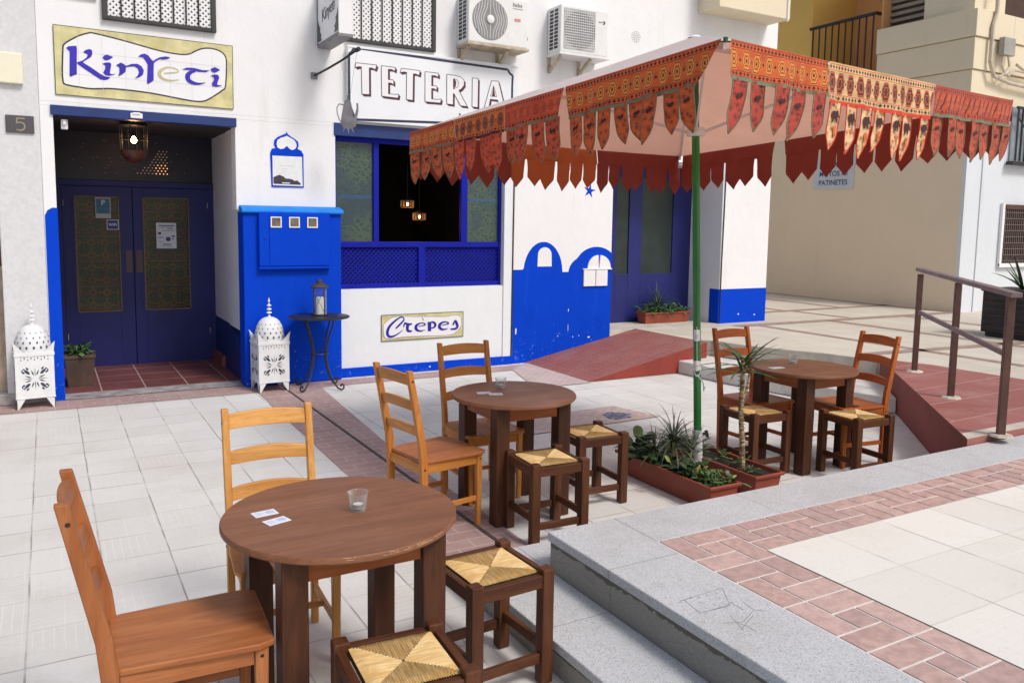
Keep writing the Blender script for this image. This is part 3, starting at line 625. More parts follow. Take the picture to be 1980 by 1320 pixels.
for k, (x0, x1, g0, g1, lab) in enumerate(((.16,.905,.301,.75,None),(.912,1.79,1.035,1.535,None))):
    mb = MB()
    z0, z1, gz0, gz1 = .012, 2.165, .685, 2.035
    mb.box(x0,g0,YD-.035,YD,z0,z1); mb.box(g1,x1,YD-.035,YD,z0,z1); mb.box(g0,g1,YD-.035,YD,z0,gz0); mb.box(g0,g1,YD-.035,YD,gz1,z1)
    mb.box(g0-.045,g0+.0,YD-.04,YD-.036,gz0,gz1)
    dl = part('door_leaf', mb, M_bluedoor, bev=.003)
    mb = MB(); mb.box(g0,g1,YD-.012,YD-.006,gz0,gz1); obj('glass_pane', mb, M_dglass, dl, fix=True)
    mb = MB()
    for a_, b_, c_, d_ in ((g0-.006,g1+.006,gz1,gz1+.016),(g0-.006,g1+.006,gz0-.016,gz0),(g0-.014,g0,gz0,gz1),(g1,g1+.014,gz0,gz1)):
        mb.box(a_,b_,YD-.042,YD-.0355,c_,d_)
    obj('glazing_bead', mb, simple('brass_bead', (.13,.09,.03), .45, .2), dl)
    hx = x1-.085 if k == 0 else x0+.02
    mb = MB(); mb.box(hx,hx+.07,YD-.042,YD-.0355,1.14,1.41); obj('push_plate', mb, simple('worn_brown_plate', (.085,.05,.05), .5, .2), dl)
    for hz in (1.93,.35):
        mb = MB(); hx = x0+.012 if k == 0 else x1-.02
        mb.tube([(hx,YD-.042,hz),(hx,YD-.042,hz+.07)], .006, 6); obj('hinge', mb, simple('grey_hinge_%d%d' % (k, int(hz)), (.3,.3,.28), .5, .1), dl)
for ch in [c for c in bpy.data.objects if c.parent and c.parent.name.startswith('door_leaf')]:
    off = world_loc(ch.parent)
    ch.data.transform(Matrix.Translation(-off))

# shop window
YW = 9.15
mb = MB()
for a in ((2.845,5.02,2.70,2.75),(2.845,2.875,1.02,2.70),(4.985,5.02,1.02,2.70),(2.875,4.985,1.50,1.565),(2.875,4.985,1.018,1.07),(3.32,3.385,1.565,2.70),(4.455,4.54,1.565,2.70),(3.888,3.975,1.07,1.50)):
    mb.box(a[0],a[1],YW-.03,YW+.03,a[2],a[3])
part('window_frame', mb, M_bluewood, bev=.004)
mb = MB(); mb.box(2.83,5.03,Y0-.015,Y0+.18,2.75,2.892); part('window_lintel', mb, M_bluetrim, bev=.005)
def wglass():
    m, t, b = newmat('rippled_green_glass')
    v = coord(t, 'World')
    vo = N(t,'ShaderNodeTexVoronoi'); vo.inputs['Scale'].default_value = 26; t.links.new(v, vo.inputs['Vector'])
    sp = t.nodes.new('ShaderNodeSeparateXYZ'); t.links.new(v, sp.inputs[0])
    col = mix(t, ramp(t, vo.outputs['Distance'], .1, .6), (.02,.055,.06), (.065,.10,.075))
    col = mix(t, ramp(t, noise(t, v, 2.2, 3), .4, .65), col, (.04,.065,.085))
    col = mix(t, M(t,'MULTIPLY',band(t, sp.outputs[2], 2.06, 2.10), .6), col, (.03,.10,.22))
    t.links.new(col, b.inputs['Base Color']); b.inputs['Roughness'].default_value = .25
    bump(t, b, vo.outputs['Distance'], .5, .004)
    return m
M_wglass = wglass()
for a in ((2.875,3.32),(4.54,4.985)):
    mb = MB(); mb.box(a[0],a[1],YW+.004,YW+.01,1.565,2.70); part('glass_pane', mb, M_wglass)
def lattice(x0, x1, z0, z1, p, wd, y, th, mb=None, diag=True):
    mb = mb or MB(); W = x1-x0; H = z1-z0
    for s in (1, -1):
        c = -H
        while c < W:
            a0 = max(0, c); a1 = min(W, c+H)
            if a1-a0 > .005:
                p0 = (x0+a0, (a0-c)) if s > 0 else (x0+a0, H-(a0-c)); p1 = (x0+a1, (a1-c)) if s > 0 else (x0+a1, H-(a1-c))
                yy = y if s > 0 else y+th
                mb.beam((p0[0],yy,z0+p0[1]),(p1[0],yy,z0+p1[1]),wd,th*.98,up=(0,1,0))
            c += p
    return mb
for a in ((2.875,3.888),(3.975,4.985)):
    part('lattice_panel', lattice(a[0],a[1],1.07,1.50,.056,.017,YW,.006), M_bluewood)
mb = MB(); mb.box(2.85,5.01,YW+.035,YW+.04,1.03,1.53); part('backing_board', mb, simple('dark_violet_board', (.012,.010,.03), .7, .1, kind='World'))
# dark room behind the middle opening
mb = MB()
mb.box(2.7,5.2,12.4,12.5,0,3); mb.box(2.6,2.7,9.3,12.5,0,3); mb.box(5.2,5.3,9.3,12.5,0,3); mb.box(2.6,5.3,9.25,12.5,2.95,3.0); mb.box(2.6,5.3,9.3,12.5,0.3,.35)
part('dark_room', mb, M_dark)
# upper grilles
def grille(x0, x1, z0, z1, label, sign_side):
    g_ = empty('window_grille', label, 'window', ((x0+x1)/2, Y0, z0))
    f = .05
    mb = MB(); mb.box(x0,x0+f,Y0-.05,Y0-.001,z0,z1); mb.box(x1-f,x1,Y0-.05,Y0-.001,z0,z1); mb.box(x0+f,x1-f,Y0-.05,Y0-.001,z0,z0+f*.8); mb.box(x0+f,x1-f,Y0-.05,Y0-.001,z1-f,z1)
    obj('frame', mb, simple('charcoal_frame', (.035,.034,.035), .6, .2, 12), g_, world=True, bev=.006)
    mb = MB(); mb.box(x0+f,x1-f,Y0-.008,Y0-.003,z0+f*.8,z1-f); obj('dark_opening', mb, M_dark, g_, world=True)
    obj('lattice', lattice(x0+f,x1-f,z0+f*.8,z1-f,.055,.022,Y0-.026,.005), M_white, g_, world=True)
    n = 8
    for i in range(1, n):
        x = x0+f+(x1-x0-2*f)*i/n
        mb = MB(); mb.tube([(x,Y0-.042,z0+f*.8),(x,Y0-.042,z1-f)], .007, 6); obj('bar', mb, M_black, g_, world=True)
    mb = MB(); mb.box(x0+f,x1-f,Y0-.052,Y0-.045,z0+.62,z0+.645); obj('cross_bar', mb, M_black, g_, world=True)
grille(.54,1.59,3.70,4.95,'upper window with white lattice and charcoal frame above the yellow edged tile sign','l')
grille(2.97,4.05,3.785,5.05,'upper window with white lattice and black bars above the long white board','r')
# right-hand recess with blue shop door
mb = MB()
mb.box(6.60,6.71,Y0+T,9.8,.0,2.7); mb.box(8.72,8.8,Y0+.72,9.85,.3,2.7); mb.box(6.6,8.8,Y0+T,9.85,2.68,2.8)
part('recess_side', mb, M_whitesh)
sheet('recess_floor', [[(6.70,Y0),(8.73,Y0),(8.73,9.86),(6.70,9.86)]], .352, M_concrete, thick=.30)
YR = 9.75
mb = MB()
for a in ((6.71,7.285,.35,2.68),(7.52,7.755,.35,2.68),(8.36,8.72,.35,2.68),(7.285,7.52,.35,1.08),(7.755,8.36,.35,1.08),(7.285,7.52,2.5,2.68),(7.755,8.36,2.5,2.68)): mb.box(a[0],a[1],YR-.03,YR+.03,a[2],a[3])
sd_ = part('shop_door', mb, M_bluedoor, bev=.004)
for a in ((7.285,7.52),(7.755,8.36)):
    mb = MB(); mb.box(a[0],a[1],YR-.01,YR-.004,1.08,2.5); off = world_loc(sd_)
    q = obj('glass_pane', mb, simple('dark_green_glass', (.02,.032,.03), .3, .2, kind='World'), sd_)
    q.data.transform(Matrix.Translation(-off))
# overhanging upper-floor box at the corner
mb = MB(); mb.box(8.10,9.47,8.62,Y0,4.79,7); part('upper_box', mb, M_beigelt, bev=.01)
mb = MB(); mb.box(9.40,9.42,8.60,8.63,4.76,7); part('drip_pipe', mb, M_white)
# ================================================================ SIGNS AND FIXTURES ON THE FACADE
M_signwhite = simple('white_glazed_tile', (.78,.78,.80), .25, .02, 5, kind='World')
M_ochre = simple('ochre_glazed_tile', (.60,.55,.28), .45, .16, 7, kind='World', dirt=(.52,.45,.18), dirtamt=.7)
M_violet = simple('violet_blue_glaze', (.028,.012,.40), .5, .12, 12, kind='World')
M_ink = simple('dark_outline_paint', (.03,.03,.04), .5, .1, kind='World')
M_maroon = simple('maroon_sign_paint', (.09,.015,.04), .5, .1, kind='World')
M_pole_y = simple('pale_olive_glaze', (.50,.46,.26), .3, .1, 12, kind='World')
FS = 9.05
sg = empty('tile_sign', 'large ceramic tile sign lettered KinYeti with ochre border above the entrance', 'sign', (.93, FS, 2.95))
mb = MB(); mb.prism([(.122,2.958),(1.748,2.948),(1.75,3.592),(.122,3.60)], FY(FS), .012); obj('tile_border', mb, M_ochre, sg, world=True, bev=.002)
inner = KP['inner']
mb = MB(); mb.ribbon([(a,b,.014) for a,b in inner+inner[:1]], FY(FS-.0142), sub=2); obj('outline', mb, M_ink, sg, world=True)
mb = MB(); mb.prism(inner, FY(FS-.012), .0018); obj('white_field', mb, M_signwhite, sg, world=True)
mb = MB()
for i in range(1, 8):
    x = .122+i*.2035; mb.box(x-.0012,x+.0012,FS-.0150,FS-.0148,2.96,3.585)
for z in (3.16,3.37): mb.box(.13,1.74,FS-.0150,FS-.0148,z-.0012,z+.0012)
obj('tile_joint', mb, simple('pale_tile_grout', (.55,.54,.52), .8, 0), sg, world=True)
mb = MB(); d0 = 0
for kk in ('K1','K2','i1','i2','n','Y','t','j1','j2'): mb.prism(KP[kk], FY(FS-.0155), .002+.0003*d0); d0 += 1
mb.ribbon(KR['t'], FY(FS-.0190))
obj('lettering', mb, M_violet, sg, world=True)
mb = MB(); mb.ribbon(KR['e'], FY(FS-.0165)); obj('olive_letter', mb, M_pole_y, sg, world=True)
mb = MB(); mb.ribbon([(a,b,.006) for a,b in ((.122,2.958),(1.748,2.948))], FY(FS-.013), sub=1); mb.ribbon([(.122,3.6,.006),(1.75,3.592,.006)], FY(FS-.013), sub=1)
mb.ribbon([(.122,3.6,.006),(.122,2.958,.006)], FY(FS-.0133), sub=1); mb.ribbon([(1.75,3.592,.006),(1.748,2.948,.006)], FY(FS-.0133), sub=1); obj('edge_line', mb, M_ink, sg, world=True)

# TETERIA board
bd = empty('name_board', 'long white board lettered TETERIA in outlined maroon capitals above the shop window', 'sign', (4.06, FS, 2.915))
YB = 8.97
mb = MB(); mb.box(2.97,5.155,YB,FS-.002,2.915,3.735); mb.box(2.965,5.16,YB-.006,YB-.0005,3.712,3.738); obj('panel', mb, simple('white_board_paint', (.76,.78,.82), .5, .02, 3, kind='World'), bd, world=True, bev=.006)
mb = MB(); tb = TB[:8]+[(5.065,3.5),(5.065,3.03),(5.03,2.985),(4.4,2.985)]+[TB[-1], TB[0]]
for i in range(len(tb)-1):
    mb.ribbon([(tb[i][0],tb[i][1],.028),(tb[i+1][0],tb[i+1][1],.028)], FY(YB-.001-.0002*(i % 2)), sub=1)
obj('border_line', mb, simple('navy_line_paint', (.02,.025,.06), .5, .1), bd, world=True)
ma = MB(); mw = MB(); mi_ = MB()
for kk, pl in TP.items():
    ma.prism([(a+.022,b-.022) for a,b in pl], FY(YB-.001), .0012)
    for q in (.0055,.011,.0165): ma.prism([(a+q,b-q) for a,b in pl], FY(YB-.001), .0014+q*.01)
    mw.prism(pl, FY(YB-.0032), .001)
    for i in range(len(pl)): mi_.ribbon([(*pl[i],.007),(*pl[(i+1) % len(pl)],.007)], FY(YB-.0046-.0001*(i % 2)), sub=1)
for hl in TH:
    ma.prism([(hl[0][0]+(a-hl[0][0])*.55, b) for a,b in hl], FY(YB-.0043), .0006)
    for i in range(len(hl)): mi_.ribbon([(*hl[i],.006),(*hl[(i+1) % len(hl)],.006)], FY(YB-.0052-.0001*(i % 2)), sub=1)
obj('letter_shadow', ma, M_maroon, bd, world=True); obj('letter_face', mw, M_signwhite, bd, world=True); obj('letter_outline', mi_, M_ink, bd, world=True)
mb = MB(); mb.lathe([(0,0),(.012,0),(.009,.006),(0,.008)], (0,0,0), 8)
mb.v = [(4.35+a, YB-.001-c, 3.09+b) for a, b, c in mb.v]; obj('screw', mb, M_ink, bd, world=True)

# Crepes tile panel
cr = empty('small_tile_sign', 'small tile panel lettered Crèpes on the white wall under the window', 'sign', (3.92, FS, .39))
YC = FS+.003
mb = MB(); mb.prism([(3.384,.392),(4.458,.397),(4.458,.708),(3.384,.702)], FY(YC), .010); obj('tile_border', mb, M_ochre, cr, world=True)
mb = MB(); mb.prism(CI, FY(YC-.010), .0015); obj('white_field', mb, M_signwhite, cr, world=True)
mb = MB()
for a_, b_ in (((3.384,.395),(4.458,.399)),((3.384,.703),(4.458,.706)),): mb.ribbon([(*a_,.010),(*b_,.010)], FY(YC-.0112), sub=1)
for x in (3.387,4.455): mb.ribbon([(x,.395,.010),(x,.705,.010)], FY(YC-.0114), sub=1)
mb.ribbon([(a,b,.005) for a,b in CI+CI[:1]], FY(YC-.0118), sub=2)
obj('edge_line', mb, simple('slate_line', (.13,.14,.16), .5, .1), cr, world=True)
mb = MB()
for i, (kk, rb_) in enumerate(CR.items()): mb.ribbon(rb_, FY(YC-.0125-.0003*i))
obj('lettering', mb, simple('deep_violet_glaze', (.02,.01,.30), .3, .1), cr, world=True)

# blue framed notice with onion-shaped top
nf = empty('framed_notice', 'cobalt blue onion topped frame holding a white notice on the white pier', 'notice', (2.3, FS, 2.16))
mb = MB(); mb.prism(DO, FY(FS), .012); obj('frame', mb, M_blue, nf, world=True, bev=.002)
mb = MB(); mb.prism(DI, FY(FS-.012), .0015); obj('onion_opening', mb, M_white, nf, world=True)
mb = MB(); mb.prism(DP, FY(FS-.012), .0018); obj('paper', mb, simple('notice_paper', (.72,.74,.74), .5, .03, 20, kind='World'), nf, world=True)
mb = MB(); mb.prism(DM, FY(FS-.0138), .0008); obj('hill_picture', mb, simple('dark_print', (.04,.035,.045), .5, .3, 30, kind='World'), nf, world=True)
mb = MB()
for (x, z, l) in ((2.22,2.385,.12),(2.24,2.35,.07),(2.24,2.325,.06),(2.2,2.30,.05),(2.32,2.385,.06)): mb.box(x,x+l,FS-.0146,FS-.0139,z,z+.004)
obj('print_lines', mb, simple('faint_print', (.45,.46,.46), .6, 0), nf, world=True)
mb = MB(); mb.box(2.245,2.33,FS-.0154,FS-.0148,2.197,2.207); obj('caption', mb, M_white, nf, world=True)

def textmesh(name, s, size, loc, frame, m, parent, spacing=1.0, bold=0):
    c = bpy.data.curves.new(name, 'FONT'); c.body = s; c.size = size; c.align_x = 'CENTER'; c.space_character = spacing; c.offset = bold
    o = bpy.data.objects.new('tmp', c); COL.objects.link(o)
    bpy.context.view_layer.update()
    me = bpy.data.meshes.new_from_object(o.evaluated_get(bpy.context.evaluated_depsgraph_get()))
    bpy.data.objects.remove(o); bpy.data.curves.remove(c)
    off = world_loc(parent) if parent else Vector()
    for v in me.vertices:
        p = frame(loc[0]+v.co.x, loc[1]+v.co.y, 0); v.co = Vector(p)-off
    me.materials.clear(); me.materials.append(m)
    o = bpy.data.objects.new(name, me); COL.objects.link(o); o.parent = parent
    return o
# house number plate on the grey pier
nb = empty('house_number', 'dark grey plate with the number 5 on the speckled grey pier', 'number plate', (-.18, 9.05, 2.58))
mb = MB(); mb.box(-.297,-.068,9.03,9.049,2.575,2.735); obj('plate', mb, simple('slate_plate', (.075,.07,.08), .4, .1), nb, world=True, bev=.003)
mb = MB(); fr5 = FY(9.0285)
mb.ribbon([(-.142,2.708,.013),(-.205,2.708,.013)], fr5, sub=1); mb.ribbon([(-.205,2.712,.012),(-.210,2.662,.012)], FY(9.0283), sub=1)
mb.ribbon([(-.210,2.664,.012),(-.175,2.672,.013),(-.147,2.652,.013),(-.150,2.615,.013),(-.180,2.598,.013),(-.212,2.606,.010)], FY(9.0281))
obj('numeral', mb, simple('dull_brass_numeral', (.28,.25,.16), .5, .1), nb, world=True)

# projecting box sign with the tea pot arm
M_zinc = simple('grey_zinc', (.20,.20,.21), .5, .15, 10, .2, 60)
bx = empty('projecting_sign', 'white box sign with painted lettering Kinyeti projecting from the wall at the top', 'sign', (2.66, 8.75, 3.7))
x0, x1, yA, yB, zA, zB = 2.655, 2.80, 8.30, 9.04, 3.70, 4.32
mb = MB(); mb.box(x0,x1,yA,yB,zA,zB); obj('box', mb, M_white, bx, world=True, bev=.004)
mb = MB(); mb.box(x0-.004,x1+.004,yA-.006,yB,zA-.026,zA-.0005); mb.box(x0-.008,x0-.0005,yB-.012,yB,zA,zB); mb.box(x0-.008,x0-.0005,yA,yB-.013,zA,zA+.012); obj('trim', mb, M_zinc, bx, world=True)
fx = lambda a, b, d: (x0-.002-d, 9.04-a, zA+b)
mb = MB()
for s_ in (0, 1):
    a0 = .02 if s_ == 0 else .72; sg_ = 1 if s_ == 0 else -1
    mb.prism([(a0,.03),(a0+sg_*.13,.03),(a0+sg_*.10,.07),(a0+sg_*.12,.09),(a0+sg_*.07,.13),(a0+sg_*.08,.17),(a0+sg_*.03,.21),(a0,.26)], fx, .0012)
obj('corner_ornament', mb, simple('grey_ornament', (.09,.09,.09), .6, .3, 30), bx, world=True)
tx = lambda a, b, d: (x0-.0035, 9.04-a, zA+b)
textmesh('lettering', 'Kinyeti', .19, (.39,.24), lambda a, b, d: (x0-.0035, 9.04-a, zA+b+.12*(a-.39)), M_ink, bx, .85)

arm = empty('tea_pot_sign', 'grey sheet metal tea pot hanging on wires from a wall arm', 'sign', (2.62, 9.04, 3.37))
mb = MB(); mb.box(2.575,2.645,9.025,9.049,3.34,3.41); obj('wall_plate', mb, M_zinc, arm, world=True)
mb = MB(); mb.tube([(2.61,9.03,3.375),(2.70,8.85,3.43),(2.80,8.66,3.50),(2.90,8.46,3.585)], .012, 8); mb.tube([(2.895,8.47,3.582),(2.915,8.43,3.595)], .024, 8); obj('arm', mb, M_black, arm, world=True)
pc = (2.815, 8.52, 2.93)
for e in ((2.795,8.67,3.49),(2.90,8.46,3.575)):
    mb = MB(); mb.tube([e,(pc[0]+(.03 if e[0]>2.85 else -.0),pc[1],pc[2]+.20)], .0016, 4); obj('wire', mb, M_zinc, arm, world=True)
ca = Vector((math.cos(R(-30)), math.sin(R(-30))))
frp = lambda a, b, d: (pc[0]+a*ca.x-d*ca.y, pc[1]+a*ca.y+d*ca.x, pc[2]+b)
body = [(-.05,-.19),(-.045,-.15),(-.075,-.10),(-.065,-.02),(-.045,.08),(-.035,.13),(-.008,.15),(-.006,.19),(.006,.19),(.008,.15),(.035,.12),(.045,.07),(.055,-.02),(.062,-.05),(.095,.06),(.092,.11),(.112,.11),(.115,.03),(.098,-.05),(.085,-.13),(.055,-.15),(.062,-.20),(.035,-.155),(.015,-.155),(.01,-.21),(-.005,-.155),(-.03,-.155)]
mb = MB(); mb.prism(body, frp, .006); obj('pot', mb, simple('dull_zinc_sheet', (.20,.19,.21), .5, .2, 9, .2, 40), arm, world=True)
mb = MB(); mb.tube([frp(a,b,.003) for a,b in ((-.04,.09),(-.09,.10),(-.115,.06),(-.11,0),(-.09,-.06),(-.066,-.10))], .006, 6); obj('handle', mb, M_zinc, arm, world=True)

# meter cabinet on the blue pier
mc = empty('meter_cabinet', 'cobalt painted meter cabinet with three small glass squares on the blue pier', 'cabinet', (2.34, 8.93, 1.28))
mb = MB(); mb.box(1.96,2.725,8.875,8.93,1.30,1.88); mb.box(1.95,2.73,8.865,8.93,1.275,1.299); mb.box(1.955,2.055,8.868,8.8745,1.31,1.87); mb.box(2.062,2.715,8.868,8.8745,1.31,1.87)
obj('door', mb, M_blue, mc, world=True, bev=.004)
for x in (2.075,2.27,2.467):
    mb = MB(); s_ = .115; zz = 1.72
    for a_ in ((x,x+s_,zz,zz+.012),(x,x+s_,zz+s_-.012,zz+s_),(x,x+.012,zz+.012,zz+s_-.012),(x+s_-.012,x+s_,zz+.012,zz+s_-.012)): mb.box(a_[0],a_[1],8.858,8.8675,a_[2],a_[3])
    fr_ = obj('window_frame', mb, M_white, mc, world=True)
    mb = MB(); mb.box(x+.012,x+s_-.012,8.863,8.8672,zz+.012,zz+s_-.012); g2 = obj('pane', mb, simple('brown_meter_glass', (.17,.14,.10), .25, .3, 18), mc, world=True)
mb = MB(); mb.tube([(2.01,8.862,1.60),(2.01,8.869,1.60)], .008, 8); obj('lock', mb, M_black, mc, world=True)

# small white shutters niche on the mural
sh = empty('wall_cabinet', 'small white double cabinet under a painted fanlight at the right of the blue mural', 'cabinet', (6.44, Y0, .97))
mb = MB(); mb.box(6.245,6.435,Y0-.028,Y0-.004,.975,1.198); mb.box(6.447,6.635,Y0-.028,Y0-.004,.975,1.198); obj('door', mb, M_white, sh, world=True, bev=.003)
mb = MB(); mb.prism([(6.305,1.215)]+arc(6.495,1.225,.185,.17,175,95,8)+[(6.487,1.215)], FY(Y0-.004), .02); mb.prism([(6.499,1.215)]+arc(6.495,1.225,.19,.17,85,5,8)+[(6.69,1.215)], FY(Y0-.004), .02)
obj('fanlight', mb, M_white, sh, world=True)
mb = MB(); mb.box(6.23,6.70,Y0-.036,Y0-.004,1.199,1.214); obj('shelf', mb, M_white, sh, world=True)

# air conditioners
M_acw = simple('ac_white_shell', (.74,.74,.73), .45, .03, 5, dirt=(.62,.60,.55), dirtamt=.5)
M_acg = simple('ac_grey_grille', (.22,.22,.22), .5, .1, 20)
M_brk = simple('weathered_bracket', (.46,.38,.27), .6, .25, 9)
def ac(x0, x1, z0, z1, y0, y1, label, kind):
    a = empty('air_conditioner', label, 'air conditioner', ((x0+x1)/2, y1, z0), group='air conditioners on the white wall')
    mb = MB(); mb.box(x0,x1,y0,y1,z0,z1); obj('shell', mb, M_acw, a, world=True, bev=.015)
    mb = MB(); mb.box(x0-.01,x1+.02,y0-.01,y1,z0-.03,z0-.001); obj('base_tray', mb, M_brk if kind == 0 else M_acw, a, world=True, bev=.004)
    mb = MB()
    ny = 2; nz = 11; hy = (y1-y0-.09)/ny
    for i in range(ny):
        for j in range(nz):
            zz = z0+.05+j*(z1-z0-.08)/nz; yy = y0+.06+i*hy
            mb.box(x0-.003,x0-.0005,yy,yy+hy*.75,zz,zz+(z1-z0-.08)/nz*.72)
    obj('side_louvre', mb, M_black, a, world=True)
    cx, cz, r_ = x0+.285, (z0+z1)/2+.0, .232
    if kind == 0:
        mb = MB(); mb.lathe([(0,0),(r_,0),(r_,.006),(0,.006)], (0,0,0), 48); mb.v = [(cx+p[0], y0-.001-p[2], cz+p[1]) for p in mb.v]; obj('fan_opening', mb, M_acg, a, world=True)
        mb = MB(); mg2 = MB()
        for k in range(-6, 7):
            off = k*.036
            if k == 0: pts = None
            up = []
            for sgn in (1, -1):
                for i in range(17):
                    zz = sgn*(-1+i/8)*r_
                    pass
            pts = []
            for i in range(41):
                zz = -r_+2*r_*i/40
                bul = math.exp(-(zz/.10)**2)
                xx = off+ (0 if k == 0 else (1 if k > 0 else -1))*bul*max(0, .062-.006*abs(k))
                if xx*xx+zz*zz < (r_-.004)**2: pts.append((cx+xx, cz+zz, .011))
            if len(pts) > 2: mb.ribbon(pts, FY(y0-.0085-.0002*(k % 3)), sub=1)
        obj('fan_guard', mb, simple('ac_guard_grey', (.5,.5,.5), .5, .05), a, world=True)
        mb = MB(); mb.lathe([(0,0),(.05,0),(.046,.012),(.02,.018),(0,.018)], (0,0,0), 24); mb.v = [(cx+p[0], y0-.009-p[2], cz+p[1]) for p in mb.v]; obj('hub', mb, M_acw, a, world=True)
    else:
        mb = MB(); n = 15; W = .46; H = z1-z0-.10
        zz0 = z0+.06
        for i in range(n+1): mb.box(cx-.23+i*W/n-.004,cx-.23+i*W/n+.004,y0-.010,y0-.004,zz0,zz0+H)
        for i in range(n+1): mb.box(cx-.23,cx+.23,y0-.0165,y0-.0105,zz0+i*H/n-.004,zz0+i*H/n+.004)
        obj('fan_guard', mb, simple('ac_pale_guard', (.62,.62,.62), .5, .05), a, world=True)
        mb = MB(); mb.lathe([(0,0),(r_,0),(r_,.003),(0,.003)], (0,0,0), 40); mb.v = [(cx+p[0], y0-.0005-p[2], cz+p[1]) for p in mb.v]; obj('fan_opening', mb, simple('ac_fan_shadow', (.33,.33,.34), .5, .05), a, world=True)
    for q in (x0+.03, x1-.25):
        mb = MB(); mb.beam((q,y1-.005,z0-.22),(q,y1-.005,z0-.03),.035,.03,up=(0,1,0)); mb.beam((q,y1-.01,z0-.2),(q,y0+.04,z0-.045),.035,.03); obj('bracket', mb, M_brk, a, world=True)
    return a
a1 = ac(4.34,5.14,3.90,4.46,8.74,9.045,'larger white air conditioner with swirling round fan guard, left of the two',0)
mb = MB()
for i in range(6): mb.box(4.93+i*.022,4.943+i*.022,8.7365,8.7385,4.37,4.40+.012*(i in (0,3)))
mb.box(4.93,5.07,8.7365,8.7385,4.345,4.35); obj('badge', mb, M_acg, a1, world=True)
mb = MB()
for i in range(4): mb.box(4.955+i*.022,4.968+i*.022,8.7365,8.7385,4.20,4.235)
obj('energy_mark', mb, simple('red_print', (.6,.12,.12), .5, 0), a1, world=True)
mb = MB(); mb.tube([(5.145,8.80,4.10),(5.20,8.86,4.05),(5.21,8.92,3.97),(5.16,9.0,3.93)], .012, 6); obj('pipe_cover', mb, M_zinc, a1, world=True)
a2 = ac(5.61,6.34,3.93,4.50,8.74,9.045,'smaller white air conditioner with square pale fan guard beside the parasol tip', 1)
mb = MB(); mb.box(6.18,6.24,8.735,8.7385,4.35,4.356); mb.ribbon([(6.25,4.37,.014),(6.275,4.35,.02),(6.25,4.33,.014)], FY(8.7383)); obj('badge', mb, M_ink, a2, world=True)
# small round vent on the wall
mb = MB()
for rr, n_ in ((.02,5),(.045,9),(.07,13)):
    for i in range(n_):
        an = 2*math.pi*i/n_; mb.box(7.02+rr*math.cos(an)-.006,7.02+rr*math.cos(an)+.006,Y0-.004,Y0-.001,4.33+rr*math.sin(an)-.006,4.33+rr*math.sin(an)+.006)
obj('wall_vent', mb, simple('vent_grey', (.35,.35,.35), .6, .1), label='round cluster of small vent holes in the white upper wall', cat='vent')
mb = MB(); mb.box(.16,.50,Y0-.03,Y0-.001,3.875,4.5); obj('meter_hatch', mb, simple('pale_grey_hatch', (.62,.63,.68), .5, .04), bev=.005, label='pale grey hatch high on the wall left of the upper lattice window', cat='hatch')

# notices stuck on the door
def notice(name, x0, x1, z0, z1, m, label, cat='notice', y=10.93):
    n_ = empty(name, label, cat, ((x0+x1)/2, y, z0))
    mb = MB(); mb.box(x0,x1,y-.002,y+.0,z0,z1); obj('sheet', mb, m, n_, world=True)
    return n_
M_paper = simple('white_paper', (.66,.68,.74), .6, .03)
YN = 10.905
n1 = notice('door_notice', .507,.672,1.79,2.035, simple('pale_card', (.42,.44,.42), .5, .05), 'blue and white bicycle parking notice at the top of the left door leaf', y=YN)
mb = MB(); mb.box(.517,.662,YN-.004,YN-.0021,1.845,2.02); obj('blue_field', mb, simple('faded_blue_print', (.03,.13,.25), .5, .1), n1, world=True)
textmesh('letter', 'P', .085, (.59,1.945), FY(YN-.0045), M_paper, n1, 1, .002)
mb = MB(); 
for cx_ in (.557,.622): mb.tube([(cx_+.024*math.cos(i*.63), YN-.005, 1.885+.024*math.sin(i*.63)) for i in range(10)], .0022, 4, closed=True)
mb.tube([(.557,YN-.005,1.885),(.58,YN-.005,1.92),(.61,YN-.005,1.92),(.622,YN-.005,1.885)], .002, 4)
obj('bicycle_pictogram', mb, simple('pale_blue_print', (.12,.28,.42), .5, 0), n1, world=True)
n2 = notice('door_sticker', .622,.752,1.655,1.775, M_paper, 'small dark blue sticker below the parking notice on the left door leaf', 'sticker', y=YN)
mb = MB(); mb.box(.63,.744,YN-.004,YN-.0021,1.663,1.767); obj('blue_field', mb, simple('dark_blue_print', (.02,.03,.22), .5, .1), n2, world=True)
textmesh('lettering', 'WIFI', .045, (.687,1.70), FY(YN-.0045), M_paper, n2, 1, .001)
n3 = notice('door_notice', 1.165,1.395,1.43,1.745, M_paper, 'white printed paper notice on the right door leaf', y=YN)
mb = MB()
for (xa, xb, zz, h_) in ((1.19,1.375,1.705,.012),(1.20,1.36,1.685,.006),(1.29,1.36,1.665,.007),(1.23,1.375,1.645,.005),(1.19,1.24,1.57,.005),(1.19,1.25,1.555,.005),(1.34,1.375,1.57,.02),(1.34,1.37,1.54,.012),(1.19,1.24,1.51,.005),(1.24,1.33,1.475,.012),(1.22,1.35,1.455,.005)):
    mb.box(xa,xb,YN-.004,YN-.0025,zz,zz+h_)
obj('print_lines', mb, simple('print_blue', (.05,.06,.2), .5, 0), n3, world=True)
mb = MB(); mb.lathe([(0,0),(.028,0),(.028,.001),(0,.001)], (0,0,0), 16); mb.v = [(1.30+p[0], YN-.0025-p[2], 1.545+p[1]) for p in mb.v]
mb.box(1.185,1.22,YN-.004,YN-.0025,1.60,1.63); obj('pictogram', mb, simple('print_dark', (.03,.04,.12), .5, 0), n3, world=True)

